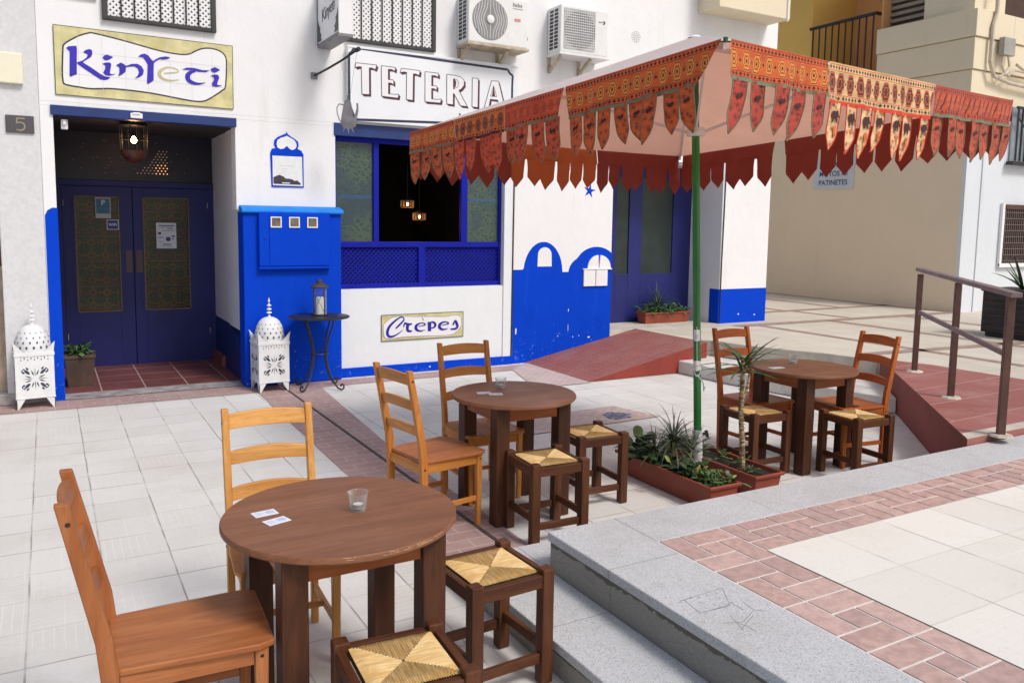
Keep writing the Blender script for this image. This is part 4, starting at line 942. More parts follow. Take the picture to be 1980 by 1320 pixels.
# lamps
M_flame = simple('lamp_flame', (1,.7,.4), .5, 0, emit=(1,.5,.18), es=40)
M_amber = simple('amber_lamp_glass', (.08,.018,.008), .3, .2, 8)
el = empty('entrance_lantern', 'dark pierced hanging lantern with warm bulb over the entrance doors', 'lantern', (.83, 9.55, 2.39))
cx, cy = .83, 9.55
mb = MB(); mb.lathe([(.02,.50),(.05,.47),(.10,.43),(.135,.41),(.14,.39),(.14,.385),(.0,.385)], (cx,cy,2.37), 16); mb.tube([(cx,cy,2.76),(cx,cy,2.82)], .012, 6); obj('lamp_cap', mb, M_black, el, world=True)
mb = MB(); mb.lathe([(0,.0),(.03,.01),(.09,.04),(.13,.10),(.135,.13),(.0,.13)], (cx,cy,2.37), 16); obj('lamp_bowl', mb, M_amber, el, world=True, smooth=True)
mb = MB()
for i in range(10):
    an = i*.628; mb.tube([(cx+.13*math.cos(an),cy+.13*math.sin(an),2.49),(cx+.137*math.cos(an),cy+.137*math.sin(an),2.76)], .005, 5)
mb.tube([(cx+.137*math.cos(i*.3927),cy+.137*math.sin(i*.3927),2.62) for i in range(16)], .005, 5, closed=True)
obj('lamp_cage', mb, M_black, el, world=True)
mb = MB(); mb.lathe([(0,0),(.022,.012),(.03,.04),(.016,.07),(0,.08)], (cx,cy,2.575), 10); obj('bulb', mb, M_flame, el, world=True)
pl_ = bpy.data.lights.new('lantern_light', 'POINT'); pl_.energy = 3.5; pl_.color = (1,.5,.22); pl_.shadow_soft_size = .03
plo = bpy.data.objects.new('lantern_light', pl_); COL.objects.link(plo); plo.parent = el; plo.location = (0,0,.24)
M_dimflame = simple('small_lamp_flame', (1,.7,.4), .5, 0, emit=(1,.55,.25), es=11)
for i, (x, y, z, lab) in enumerate(((4.08,9.95,2.03,'left and higher of two small glowing lamps inside the dark window'),(4.27,10.0,1.87,'right and lower of two small glowing lamps inside the dark window'))):
    l_ = empty('pendant_lamp', lab, 'lamp', (x,y,z), group='small glowing lamps inside the window')
    mb = MB(); mb.tube([(x,y,z+.08),(x,y,2.95)], .004, 4); mb.lathe([(.0,.085),(.03,.08),(.085,.05),(.085,.045),(0,.045)], (x,y,z), 12); obj('lamp_cap', mb, M_black, l_, world=True)
    mb = MB()
    for k in range(8):
        an = k*.785+.2; mb.beam((x+.082*math.cos(an),y+.082*math.sin(an),z-.04),(x+.082*math.cos(an),y+.082*math.sin(an),z+.05),.012,.012)
    mb.tube([(x+.082*math.cos(k*.6283),y+.082*math.sin(k*.6283),z-.04) for k in range(10)], .006, 5, closed=True)
    obj('lamp_cage', mb, simple('lit_brass_cage_%d' % i, (.25,.13,.05), .4, .2, emit=(1,.5,.2), es=.04), l_, world=True)
    mb = MB(); mb.lathe([(0,-.022),(.014,-.012),(.018,.003),(.012,.016),(0,.022)], (x,y,z), 10); obj('bulb', mb, M_dimflame, l_, world=True)
    q_ = bpy.data.lights.new('pendant_light', 'POINT'); q_.energy = 1.4; q_.color = (1,.55,.25); q_.shadow_soft_size = .03
    qo = bpy.data.objects.new('pendant_light', q_); COL.objects.link(qo); qo.parent = l_; qo.location = (0,0,-.09)
# ================================================================ NEIGHBOURING BUILDINGS
nbd = empty('neighbour_building', 'grey speckled rendered pier of the building left of the tea house', 'building', (-.2, 9.06, 0))
mb = MB(); mb.box(-.385,-.021,9.05,9.5,.10,7); obj('pier', mb, M_greyplaster, nbd, world=True, bev=.01)
mb = MB(); mb.box(-.60,-.0205,9.02,9.4,0,.11); obj('plinth', mb, M_kerb, nbd, world=True, bev=.01)
mb = MB(); mb.box(-.385,-.14,9.0,9.049,3.02,3.30); obj('light_box', mb, simple('cream_light_box', (.78,.74,.58), .4, .03), nbd, world=True, bev=.01)
mb = MB(); mb.box(-4,-.386,9.28,9.36,0,4.2); obj('wall', mb, M_brownwood, nbd, world=True)
mb = MB(); mb.box(-.47,-.388,9.22,9.27,.1,1.32); mb.box(-4,-.388,9.2,9.27,4.2,7); obj('door_frame', mb, simple('pale_wood_frame', (.42,.33,.24), .6, .2, 8, kind='World'), nbd, world=True)

bb = empty('corner_building', 'beige apartment block with grooved parapet across the passage', 'building', (14, 8.7, .3))
def bp(name, mb, m, **k): return obj(name, mb, m, bb, world=True, **k)
mb = MB(); mb.box(14.0,22,8.69,30,.2,4.56); bp('wall', mb, M_beige)
mb = MB()
mb.box(14.0,14.45,8.62,8.689,.2,4.015); bp('corner_pilaster', mb, M_bluewall)
mb = MB(); mb.box(14.451,24,8.60,8.688,.2,4.015); bp('side_wall', mb, M_bluewall)
mb = MB()
for i, (za, zb, out) in enumerate(((4.02,4.555,.02),(4.565,5.095,.05),(5.105,5.56,.08))):
    mb.box(13.95-out,15.0,8.62-out,10.46+out*.3,za,zb); mb.box(15.0,24,8.62-out,9.4,za,zb)
bp('parapet', mb, M_beigelt, bev=.008)
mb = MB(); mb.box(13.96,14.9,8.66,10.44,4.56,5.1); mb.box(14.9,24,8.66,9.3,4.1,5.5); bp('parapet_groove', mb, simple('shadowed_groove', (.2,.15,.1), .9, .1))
mb = MB(); mb.box(14.0,14.4,8.68,9.62,5.56,9); mb.box(14.4,14.9,8.68,9.0,5.56,9); bp('upper_wall', mb, M_beigelt)
mb = MB(); mb.box(14.25,14.35,9.62,10.46,5.56,9); bp('dark_louvre', mb, simple('brown_louvre', (.07,.045,.03), .7, .2, 5))
mb = MB()
for i in range(10): mb.box(14.2,14.25,9.62,10.46,5.60+i*.12,5.66+i*.12)
bp('louvre_slat', mb, simple('taupe_slat', (.30,.25,.19), .6, .1))
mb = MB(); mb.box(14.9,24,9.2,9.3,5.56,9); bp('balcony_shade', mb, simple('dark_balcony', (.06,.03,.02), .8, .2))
mb = MB(); mb.box(15.3,15.5,10.4,12.2,4.56,9); mb.box(14.0,15.3,10.461,10.5,5.56,9); bp('orange_wall', mb, M_orange)
mb = MB(); mb.box(13.98,15.3,12.12,30,4.56,10); bp('ochre_wall', mb, M_yellow)
rg = empty('balcony_railing', 'dark balcony railing with upright bars beside the ochre wall', 'railing', (13.95, 11.3, 4.6))
mb = MB(); mb.beam((13.93,10.55,5.90),(13.93,12.12,5.89),.06,.05); mb.beam((13.93,10.57,5.90),(14.6,10.57,5.90),.06,.05); obj('top_rail', mb, M_black, rg, world=True)
for i in range(10):
    y = 10.62+i*.158
    mb = MB(); mb.beam((13.93,y,4.56),(13.93,y,5.88),.022,.022); obj('bar', mb, simple('dark_brown_bar', (.04,.02,.015), .5, .1) if i == 0 else bpy.data.materials['dark_brown_bar'], rg, world=True)
# windows on the pale side wall
gw = empty('barred_window', 'dark window with close brown grille and white sill low on the pale wall', 'window', (16.5, 8.59, 1.2))
yv = 8.595
mb = MB(); mb.box(15.15,16.9,yv-.03,yv-.001,1.22,2.28); obj('dark_opening', mb, simple('brown_black_opening', (.03,.022,.02), .8, .1), gw, world=True)
mb = MB(); mb.box(15.08,15.15,yv-.05,yv-.001,1.16,2.30); mb.box(15.08,17,yv-.06,yv-.031,1.14,1.21); obj('sill', mb, M_white, gw, world=True)
mb = MB()
for i in range(26): mb.box(15.17+i*.065,15.19+i*.065,yv-.055,yv-.031,1.22,2.22)
for i in range(9): mb.box(15.15,16.9,yv-.062,yv-.056,1.25+i*.11,1.265+i*.11)
obj('grille', mb, simple('brown_grille', (.13,.09,.08), .6, .1), gw, world=True)
mb = MB(); mb.box(15.15,16.9,yv-.07,yv-.031,2.20,2.28); obj('lintel', mb, simple('red_brown_lintel', (.09,.03,.03), .6, .1), gw, world=True)
gw2 = empty('barred_window', 'upper window with black bars behind the right tip of the parasol', 'window', (16.3, 8.59, 3.1))
mb = MB(); mb.box(15.2,17,yv-.02,yv-.001,3.06,4.02); obj('pane', mb, simple('grey_blue_pane', (.30,.33,.38), .4, .1), gw2, world=True)
for i in range(12):
    mb = MB(); mb.box(15.22+i*.14,15.245+i*.14,yv-.12,yv-.095,3.06,3.98); obj('bar', mb, M_black, gw2, world=True)
mb = MB(); mb.box(15.18,17,yv-.13,yv-.09,3.98,4.02); mb.box(15.1,17,yv-.14,yv-.021,2.99,3.05); mb.beam((15.2,yv-.11,3.85),(16.0,yv-.11,3.25),.02,.02); obj('rail', mb, M_black, gw2, world=True)
cbx = empty('junction_box', 'grey junction box with cables running over the cream corner', 'cable box', (14.6, 8.5, 4.8))
mb = MB(); mb.box(14.52,14.86,8.42,8.52,4.84,5.14); obj('box', mb, simple('grey_junction_box', (.34,.33,.30), .6, .1), cbx, world=True, bev=.01)
for pts, r_ in (([(14.38,8.50,7),(14.36,8.50,5.5),(14.28,8.50,5.3),(14.27,8.50,4.7),(14.40,8.50,4.47),(14.9,8.50,4.40),(16,8.5,4.36),(18,8.5,4.4)],.035),([(14.6,8.46,4.84),(14.55,8.46,4.66),(14.68,8.46,4.5)],.02),([(14.72,8.46,4.84),(14.78,8.46,4.66),(14.62,8.46,4.52),(14.5,8.47,4.46)],.018),([(14.75,8.46,4.5),(14.95,8.46,4.62),(15.6,8.46,4.60)],.02),([(15.0,8.46,4.72),(15.2,8.46,4.66),(16.6,8.46,4.56)],.025)):
    mb = MB(); mb.tube(pts, r_, 7); obj('cable', mb, simple('ivory_cable', (.55,.47,.38), .5, .1) if 'ivory_cable' not in bpy.data.materials else bpy.data.materials['ivory_cable'], cbx, world=True)
# notice to riders
ps = empty('wall_sign', 'blue lettered white sign about motorbikes and scooters on the beige wall', 'sign', (13.98, 11.3, 2.6))
mb = MB(); mb.box(13.97,13.998,10.90,11.87,2.60,3.25); obj('plate', mb, simple('bluish_white_sign', (.55,.60,.66), .5, .03), ps, world=True)
frs = lambda a, b, d: (13.966, -a, b)
M_sb = simple('navy_print', (.05,.09,.22), .5, .05)
for s_, zz in (('NO PASAR',3.04),('MOTOS NI',2.86),('PATINETES',2.68)):
    textmesh('lettering', s_, .145, (-11.385,zz), frs, M_sb, ps, 1.0, .003)

# ================================================================ STREET POTS
def leaf(mb, base, az, el, L, wd, droop, n=6, mi=0, fold=.25, tipw=.05):
    """a long strap leaf that arches over"""
    p = Vector(base); d = Vector((math.cos(az)*math.cos(el), math.sin(az)*math.cos(el), math.sin(el)))
    side = Vector((-math.sin(az), math.cos(az), 0)); vs = []
    for i in range(n+1):
        t = i/n; ww = wd*(1-abs(2*t-.7)**2*.45) if t < .85 else wd*(1-t)*3.2+wd*tipw
        up = side.cross(d).normalized()
        vs += [p-side*ww/2+up*ww*fold, p, p+side*ww/2+up*ww*fold]
        p = p+d*(L/n); d = (d+Vector((0,0,-droop/n))).normalized()
    fs = []
    for i in range(n): fs += [(3*i,3*i+1,3*i+4,3*i+3),(3*i+1,3*i+2,3*i+5,3*i+4)]
    mb.add(vs, fs, mi)
def broad(mb, base, az, el, L, wd, mi=0):
    p = Vector(base); d = Vector((math.cos(az)*math.cos(el), math.sin(az)*math.cos(el), math.sin(el))); side = Vector((-math.sin(az), math.cos(az), 0))
    q = p+d*L*.35; up = side.cross(d).normalized(); vs = [q]
    prof = [(.15,.38),(.4,.5),(.7,.4),(.9,.18)]
    l = [q+d*L*.65*t-side*wd*w_+up*wd*.14-Vector((0,0,L*.25*t*t)) for t, w_ in prof]; r = [q+d*L*.65*t+side*wd*w_+up*wd*.14-Vector((0,0,L*.25*t*t)) for t, w_ in prof]
    mid = [q+d*L*.65*t-Vector((0,0,L*.25*t*t)) for t, w_ in prof]; tip = q+d*L*.68-Vector((0,0,L*.3))
    vs = [q]+l+mid+r+[tip]
    fs = [(0,5,1),(0,9,5),(1,5,6,2),(2,6,7,3),(3,7,8,4),(5,9,10,6),(6,10,11,7),(7,11,12,8),(4,8,13),(8,12,13)]
    mb.add(vs, fs, mi); mb.beam(p, q, .004, .004, mi=mi)
def leafmat(name, c1, c2, c3=None):
    m, t, b = newmat(name); v = coord(t, 'Object')
    col = mix(t, ramp(t, noise(t, v, 14, 3), .35, .65), c1, c2)
    if c3: col = mix(t, ramp(t, noise(t, v, 5, 2), .62, .72), col, c3)
    t.links.new(col, b.inputs['Base Color']); b.inputs['Roughness'].default_value = .45
    b.inputs['Transmission Weight'].default_value = 0
    b.inputs['Subsurface Weight'].default_value = 0
    return m
M_leafd = leafmat('dark_leaf', (.018,.045,.015), (.045,.085,.028))
M_leafm = leafmat('mid_leaf', (.05,.12,.03), (.10,.20,.05))
M_leafy = leafmat('yellowing_leaf', (.22,.22,.04), (.35,.34,.10))
M_leafg = leafmat('greyish_strap_leaf', (.04,.06,.035), (.10,.12,.07), (.22,.18,.10))
M_soil = simple('dark_soil', (.022,.017,.013), .95, .4, 40, 1, 60)
M_plastic = simple('terracotta_plastic', (.26,.052,.026), .55, .12, 6, .1, 40, dirt=(.22,.07,.05), dirtamt=.5)
def trough(label, loc, L, W, H, rz=0, group='terracotta plastic troughs', mat=None):
    t_ = empty('planter', label, 'planter', loc, rz, group)
    mb = MB(); th_ = .008; tp = .022
    def ring(z, ins): return [(-L/2+ins,-W/2+ins,z),(L/2-ins,-W/2+ins,z),(L/2-ins,W/2-ins,z),(-L/2+ins,W/2-ins,z)]
    rings = [ring(0,tp), ring(H-.022,.006), ring(H-.022,-.010), ring(H-.004,-.012), ring(H,-.008), ring(H,.006), ring(H-.03,.010), ring(.02,tp+.006)]
    vs = [p for r_ in rings for p in r_]; fs = [(3,2,1,0)]
    for i in range(len(rings)-1):
        for k in range(4): fs.append((4*i+k,4*i+(k+1) % 4,4*i+4+(k+1) % 4,4*i+4+k))
    fs.append((28,29,30,31)); mb.add(vs, fs)
    obj('trough', mb, mat or M_plastic, t_, bev=.006)
    mb = MB(); nx, ny = 14, 6; vs = []
    for j in range(ny+1):
        for i in range(nx+1): vs.append((-L/2+.014+(L-.028)*i/nx, -W/2+.014+(W-.028)*j/ny, H-.035+random.uniform(-.008,.012)))
    mb.add(vs, [(j*(nx+1)+i,j*(nx+1)+i+1,(j+1)*(nx+1)+i+1,(j+1)*(nx+1)+i) for j in range(ny) for i in range(nx)])
    obj('soil', mb, M_soil, t_, smooth=True)
    return t_
trough('nearer terracotta trough full of leafy plants at the foot of the parasol pole', (3.70,4.20,0), .25, .98, .165)
trough('terracotta trough holding the tall cane-stemmed plant right of the parasol pole', (4.13,4.22,0), .25, .95, .165)
trough('small terracotta trough standing in front of the recessed blue door', (8.06,9.52,.353), .86, .22, .165)
def leafy(label, pts, n, L, m=None, name='leafy_plant', cat='plant', group=None, zb=.13, seed=1):
    rnd = random.Random(seed); t_ = empty(name, label, cat, (pts[0][0],pts[0][1],zb), group=group); mb = MB()
    for k in range(n):
        x, y = pts[k % len(pts)]; x += rnd.uniform(-.05,.05)-pts[0][0]; y += rnd.uniform(-.05,.05)-pts[0][1]
        h = rnd.uniform(.0,L*.55); az = rnd.uniform(0,6.28)
        broad(mb, (x,y,h*.5), az, rnd.uniform(.1,1.2), rnd.uniform(.6,1.15)*L, rnd.uniform(.45,.7)*L*.55, 0 if rnd.random() < .7 else (1 if rnd.random() < .75 else 2))
    for k in range(max(3, n//9)):
        x, y = pts[k % len(pts)]; x -= pts[0][0]; y -= pts[0][1]
        mb.tube([(x,y,-.01),(x+rnd.uniform(-.03,.03),y+rnd.uniform(-.03,.03),L*.6)], .003, 5)
    obj('foliage', mb, m or [M_leafd, M_leafm, M_leafy], t_, smooth='full', fix=False)
    return t_
leafy('broad dark leaved plant at the far end of the nearer trough', [(3.66,4.58),(3.72,4.52),(3.66,4.44),(3.75,4.60)], 60, .22, seed=3)
leafy('low leafy plant spreading along the middle of the nearer trough', [(3.66,4.30),(3.72,4.2),(3.66,4.1),(3.74,4.02),(3.66,3.98),(3.74,4.36)], 110, .15, seed=4)
leafy('small yellow green plant at the near end of the first trough', [(3.74,3.86),(3.78,3.80),(3.68,3.82)], 50, .10, [M_leafm, M_leafd, M_leafy], seed=5)
leafy('dark leaved plant right behind the white pole foot', [(4.07,4.48),(4.09,4.56),(4.03,4.40)], 60, .15, [M_leafd]*3, seed=6)
leafy('bright small weeds in the right trough beside the cane stem', [(4.19,4.25),(4.2,4.1),(4.12,3.92)], 22, .09, [M_leafm, M_leafm, M_leafd], seed=8)
leafy('bright green creeping plant filling the trough by the blue door', [(7.72+i*.075,9.50) for i in range(10)], 130, .17, [M_leafm, M_leafd, M_leafm], zb=.50, seed=9)
def spiky(label, loc, n, L, wd, m, seed, el=(.1,1.45), droop=1.2, trunk=0, group=None, name='spiky_plant'):
    rnd = random.Random(seed); t_ = empty(name, label, 'plant', loc, group=group); mb = MB()
    for k in range(n):
        e_ = rnd.uniform(*el); l_ = L*rnd.uniform(.65,1.1)
        leaf(mb, (rnd.uniform(-.012,.012),rnd.uniform(-.012,.012),trunk+rnd.uniform(-.05,.02)*bool(trunk)), k*2.4+rnd.uniform(-.3,.3), e_, l_, wd, droop*rnd.uniform(.6,1.3), mi=0 if rnd.random() < .85 else 1)
    obj('foliage', mb, m, t_, smooth='full', fix=False)
    if trunk:
        mb = MB(); mb.tube([(0,0,-.02),(.006,0,trunk*.5),(0,0,trunk)], .014, 7); obj('trunk', mb, simple('tan_cane_%d' % seed, (.30,.21,.11), .8, .35, 30, .5, 40), t_)
    return t_
spiky('grey green spiky plant with arching thin leaves left of the parasol pole', (3.72,4.24,.13), 74, .28, .010, [M_leafg, M_leafd], 11, droop=1.5, trunk=.19)
spiky('second thin spiky tuft close against the white pole foot', (3.80,4.16,.13), 44, .25, .009, [M_leafg, M_leafd], 12, trunk=.12)
spiky('thin loose spiky tuft rising from the middle of the nearer trough', (3.66,4.36,.13), 34, .24, .009, [M_leafd, M_leafg], 17, droop=1.5, trunk=.10)
spiky('dark spiky plant rising behind the trough by the blue door', (7.98,9.56,.50), 48, .42, .014, [M_leafd, M_leafd], 13, trunk=.1)
# tall cane plant
yc = empty('cane_plant', 'tall cane-stemmed plant with a crown of arching sword leaves in front of the far table', 'plant', (4.12,3.98,.13))
mb = MB(); mb.tube([(0,0,-.02),(-.012,.0,.2),(-.03,.01,.42),(-.035,0,.60),(-.05,-.01,.80)], [.019,.018,.017,.016,.014], 8)
mb.tube([(-.034,0,.5),(.005,-.01,.58),(.012,-.015,.68)], [.011,.010,.008], 7)
for k in range(26):
    z = .03+k*.03; mb.tube([(-.03*z/.4+.021*math.cos(a), .0+.021*math.sin(a), z) for a in [i*.785 for i in range(8)]], .0022, 4, closed=True)
def canemat():
    m, t, b = newmat('scarred_cane'); v = coord(t, 'Object', (20,20,60))
    col = mix(t, ramp(t, noise(t, v, 1.4, 4), .4, .6), (.10,.065,.035), (.50,.36,.2)); t.links.new(col, b.inputs['Base Color']); b.inputs['Roughness'].default_value = .85; bump(t, b, noise(t, v, 1.4, 4), .6, .006); return m
obj('trunk', mb, canemat(), yc, smooth=True)
mb = MB(); rnd = random.Random(21)
M_cane = leafmat('glossy_sword_leaf', (.03,.075,.03), (.07,.14,.05), (.36,.36,.06))
for k in range(24):
    leaf(mb, (-.05+rnd.uniform(-.012,.012),-.01,.74+rnd.uniform(-.05,.04)), k*2.4+rnd.uniform(-.3,.3), rnd.uniform(-.1,1.0), rnd.uniform(.24,.38), .019, rnd.uniform(.5,1.3), n=7)
for k in range(7):
    leaf(mb, (.012,-.015,.68), k*.9, rnd.uniform(.3,1.2), rnd.uniform(.08,.14), .018, 1.0)
obj('foliage', mb, M_cane, yc, smooth='full', fix=False)
# entry pot
ep = empty('plant_pot', 'square brown pot standing inside the entrance against the left jamb', 'plant pot', (.25, 9.78, .01))
mb = MB(); W = .15
for z0, z1, a_, b_ in ((0,.32,.12,.145),(.30,.335,.152,.152)): mb.add([(-a_,-a_,z0),(a_,-a_,z0),(a_,a_,z0),(-a_,a_,z0),(-b_,-b_,z1),(b_,-b_,z1),(b_,b_,z1),(-b_,b_,z1)], [(0,3,2,1),(0,1,5,4),(1,2,6,5),(2,3,7,6),(3,0,4,7),(4,5,6,7)])
obj('pot', mb, simple('brown_glazed_pot', (.075,.045,.03), .6, .3, 6), ep, bev=.006)
leafy('bushy green plant in the square brown pot by the entrance', [(.23,9.74),(.27,9.8),(.21,9.82)], 80, .16, [M_leafm, M_leafd, M_leafd], zb=.33, seed=14)
# big dark pot on the plaza
bp_ = empty('plant_pot', 'large dark square pot with an agave at the right edge of the plaza', 'plant pot', (11.55, 6.2, .356))
mb = MB(); s_ = .34; mb.box(-s_,s_,-s_,s_,.06,.62); mb.box(-s_-.02,s_+.02,-s_-.02,s_+.02,.62,.66); mb.box(-s_+.04,s_-.04,-s_+.04,s_-.04,0,.06)
for i in range(6): mb.box(-s_-.012,-s_,-s_+.02,s_-.02,.10+i*.085,.15+i*.085); mb.box(-s_+.02,s_-.02,-s_-.012,-s_,.10+i*.085,.15+i*.085)
obj('pot', mb, simple('black_brown_pot', (.022,.016,.016), .6, .3, 7, .3, 40), bp_, bev=.008)
spiky('agave with curved pointed leaves growing in the large dark pot', (11.5,6.15,1.0), 12, .5, .05, [M_leafd, M_leafd], 15, el=(.3,1.3), droop=.7, name='agave_plant')
# ================================================================ FURNITURE
def woodset(name, c1, c2, **k): return [wood(name+s_, c1, c2, a, **k) for s_, a in (('_x',0),('_y',1),('_z',2))]
W_pine = woodset('honey_pine', (.46,.155,.026), (.60,.25,.055))
W_red = woodset('orange_stained_pine', (.38,.085,.014), (.50,.145,.030))
W_gold = woodset('golden_pine', (.52,.225,.050), (.66,.34,.10))
W_near = woodset('reddish_brown_pine', (.31,.098,.030), (.43,.160,.054))
W_dark = woodset('dark_walnut_stain', (.042,.013,.005), (.090,.030,.011), rough=.5)
W_stool = woodset('brown_stool_stain', (.062,.019,.007), (.125,.042,.015), rough=.5)
W_top = woodset('walnut_table_top', (.185,.072,.033), (.26,.110,.056), rough=.45, coat=.2)
W_apron = woodset('rust_brown_apron', (.28,.075,.016), (.40,.12,.028))
M_bolt = simple('dark_bolt_hole', (.02,.012,.01), .6, 0)
def chair(label, loc, rz, ws, group='ladder-back wooden chairs', seatw=None):
    c = empty('ladder_back_chair', label, 'chair', loc, rz, group)
    sw = seatw or ws
    w_, d_, sh = .40, .445, .46
    # seat plank
    mb = MB(); n = 5; pts = [(-w_/2,-d_/2+.03),(-w_/2+.02,d_/2-.03),(-w_/2+.045,d_/2),(w_/2-.045,d_/2),(w_/2-.02,d_/2-.03),(w_/2,-d_/2+.03)]
    pts = [(-.195,-.17),(-.215,d_/2-.035),(-.195,d_/2+.01),(.195,d_/2+.01),(.215,d_/2-.035),(.195,-.17),(.165,-.195),(-.165,-.195)]
    mb.prism(pts, FZ(sh-.022), .022); obj('seat', mb, sw[1], c, bev=.006, seg=3)
    for s_ in (-1, 1):
        mb = MB()
        q = [(s_*.178,-.185,0),(s_*.178,-.195,.44),(s_*.178,-.205,.55),(s_*.178,-.292,.985)]
        for i in range(3): mb.beam(q[i], q[i+1], .030, .042, up=(0,1,0))
        # one continuous post: stacked sections share faces
        mb = MB(); vs = []
        for (x, y, z), dy in zip(q, (.034,.046,.044,.034)):
            vs += [(x-.015,y-dy/2,z),(x+.015,y-dy/2,z),(x+.015,y+dy/2,z),(x-.015,y+dy/2,z)]
        fs = [(3,2,1,0)]+[(4*i+k,4*i+(k+1) % 4,4*i+4+(k+1) % 4,4*i+4+k) for i in range(3) for k in range(4)]+[(12,13,14,15)]
        mb.add(vs, fs); obj('back_post', mb, ws[2], c, bev=.004)
        mb = MB(); mb.beam((s_*.178,.193,0),(s_*.178,.196,sh-.022),.028,.030,up=(0,1,0),wx2=.034,wy2=.038); obj('leg', mb, ws[2], c, bev=.003)
        mb = MB(); mb.box(s_*.178-.011,s_*.178+.011,-.17,.175,sh-.078,sh-.0225); obj('side_apron', mb, ws[1], c, bev=.002)
        mb = MB(); mb.box(s_*.178-.009,s_*.178+.009,-.168,.178,.155,.185); obj('stretcher', mb, ws[1], c, bev=.003)
        for z, y in ((.43,.196),(.43,-.194)):
            mb = MB(); mb.tube([(s_*.1905,y,z-.02),(s_*.1957,y,z-.02)], .006, 8); obj('bolt', mb, M_bolt, c)
        mb = MB(); mb.tube([(s_*.1905,-.278,.925),(s_*.1940,-.278,.925)], .007, 8); obj('bolt', mb, M_bolt, c)
    mb = MB(); mb.box(-.162,.162,.185,.205,sh-.078,sh-.0225); obj('front_apron', mb, ws[0], c, bev=.002)
    mb = MB(); mb.box(-.162,.162,-.205,-.187,sh-.078,sh-.024); obj('rear_apron', mb, ws[0], c, bev=.002)
    mb = MB(); mb.box(-.168,.168,-.008,.010,.158,.182); obj('cross_stretcher', mb, ws[0], c, bev=.002)
    for z0, h0, ar in ((.898,.062,.012),(.750,.054,.014),(.600,.052,.014)):
        mb = MB(); n = 12; vs = []
        for i in range(n+1):
            u = -1+2*i/n; x = .163*u; lift = ar*(1-u*u)
            def yy(z): return -.205-.087*(z-.55)/.435
            cb = -.010*(1-u*u)
            zt = z0+h0+lift; zb = z0+lift*.45
            vs += [(x,yy(zb)-.009+cb,zb),(x,yy(zb)+.009+cb,zb),(x,yy(zt)+.009+cb,zt),(x,yy(zt)-.009+cb,zt)]
        fs = [(0,1,2,3),(4*n+3,4*n+2,4*n+1,4*n)]+[(4*i+k,4*i+4+k,4*i+4+(k+1) % 4,4*i+(k+1) % 4) for i in range(n) for k in range(4)]
        mb.add(vs, fs); obj('back_slat', mb, ws[0], c, bev=.003)
    return c
M_scr = simple('bare_wood_scratch', (.50,.30,.17), .8, .3, 60)
def table(label, loc, rz, D, legoff=.215, ws=W_dark, h=.745, scratch=False):
    t_ = empty('round_table', label, 'table', loc, rz, 'round dark wooden tables')
    n = 72; r_ = D/2
    mb = MB(); mb.lathe([(0,h-.026),(r_-.006,h-.026),(r_,h-.020),(r_,h-.005),(r_-.004,h),(0,h)], (0,0,0), n)
    if scratch:
        wr = random.Random(3)
        for i in range(22):
            a0 = R(wr.uniform(-125,-50)); da = R(wr.uniform(.8,6)); zz = wr.choice((h-.0045,h-.0045,h-.003,h-.010))
            mb.tube([((r_+.0004)*math.cos(a0+da*k/4), (r_+.0004)*math.sin(a0+da*k/4), zz) for k in range(5)], .0010, 4, mi=1)
    obj('table_top', mb, [W_top[0], M_scr], t_, smooth=True)
    for i, j in ((-1,-1),(1,-1),(1,1),(-1,1)):
        mb = MB(); mb.box(i*legoff-.044,i*legoff+.044,j*legoff-.044,j*legoff+.044,0,h-.027); obj('leg', mb, ws[2], t_, bev=.004)
    for k in (-1, 1):
        mb = MB(); mb.box(-legoff+.046,legoff-.046,k*(legoff+.018)-.011,k*(legoff+.018)+.011,h-.115,h-.027); obj('apron', mb, W_apron[0], t_, bev=.002)
        mb = MB(); mb.box(k*(legoff+.018)-.011,k*(legoff+.018)+.011,-legoff+.046,legoff-.046,h-.115,h-.027); obj('apron', mb, W_apron[1], t_, bev=.002)
    return t_
def rushmat(name, scl):
    m, t, b = newmat(name); v = coord(t, 'Object', scl)
    n1 = noise(t, v, 1, 4, .6); v2 = coord(t, 'Object')
    col = mix(t, ramp(t, n1, .3, .7), (.50,.31,.10), (.72,.55,.29))
    col = mix(t, M(t, 'MULTIPLY', ramp(t, noise(t, v2, 7, 3), .45, .7), .6), col, (.50,.28,.07))
    t.links.new(col, b.inputs['Base Color']); b.inputs['Roughness'].default_value = .6; b.inputs['Specular IOR Level'].default_value = .3
    bump(t, b, n1, .5, .003); return m
M_rush = [rushmat('woven_rush_lengthwise', (170,9,60)), rushmat('woven_rush_crosswise', (9,170,60))]
M_rushb = simple('rush_underlay', (.20,.12,.04), .9, .2, 30)
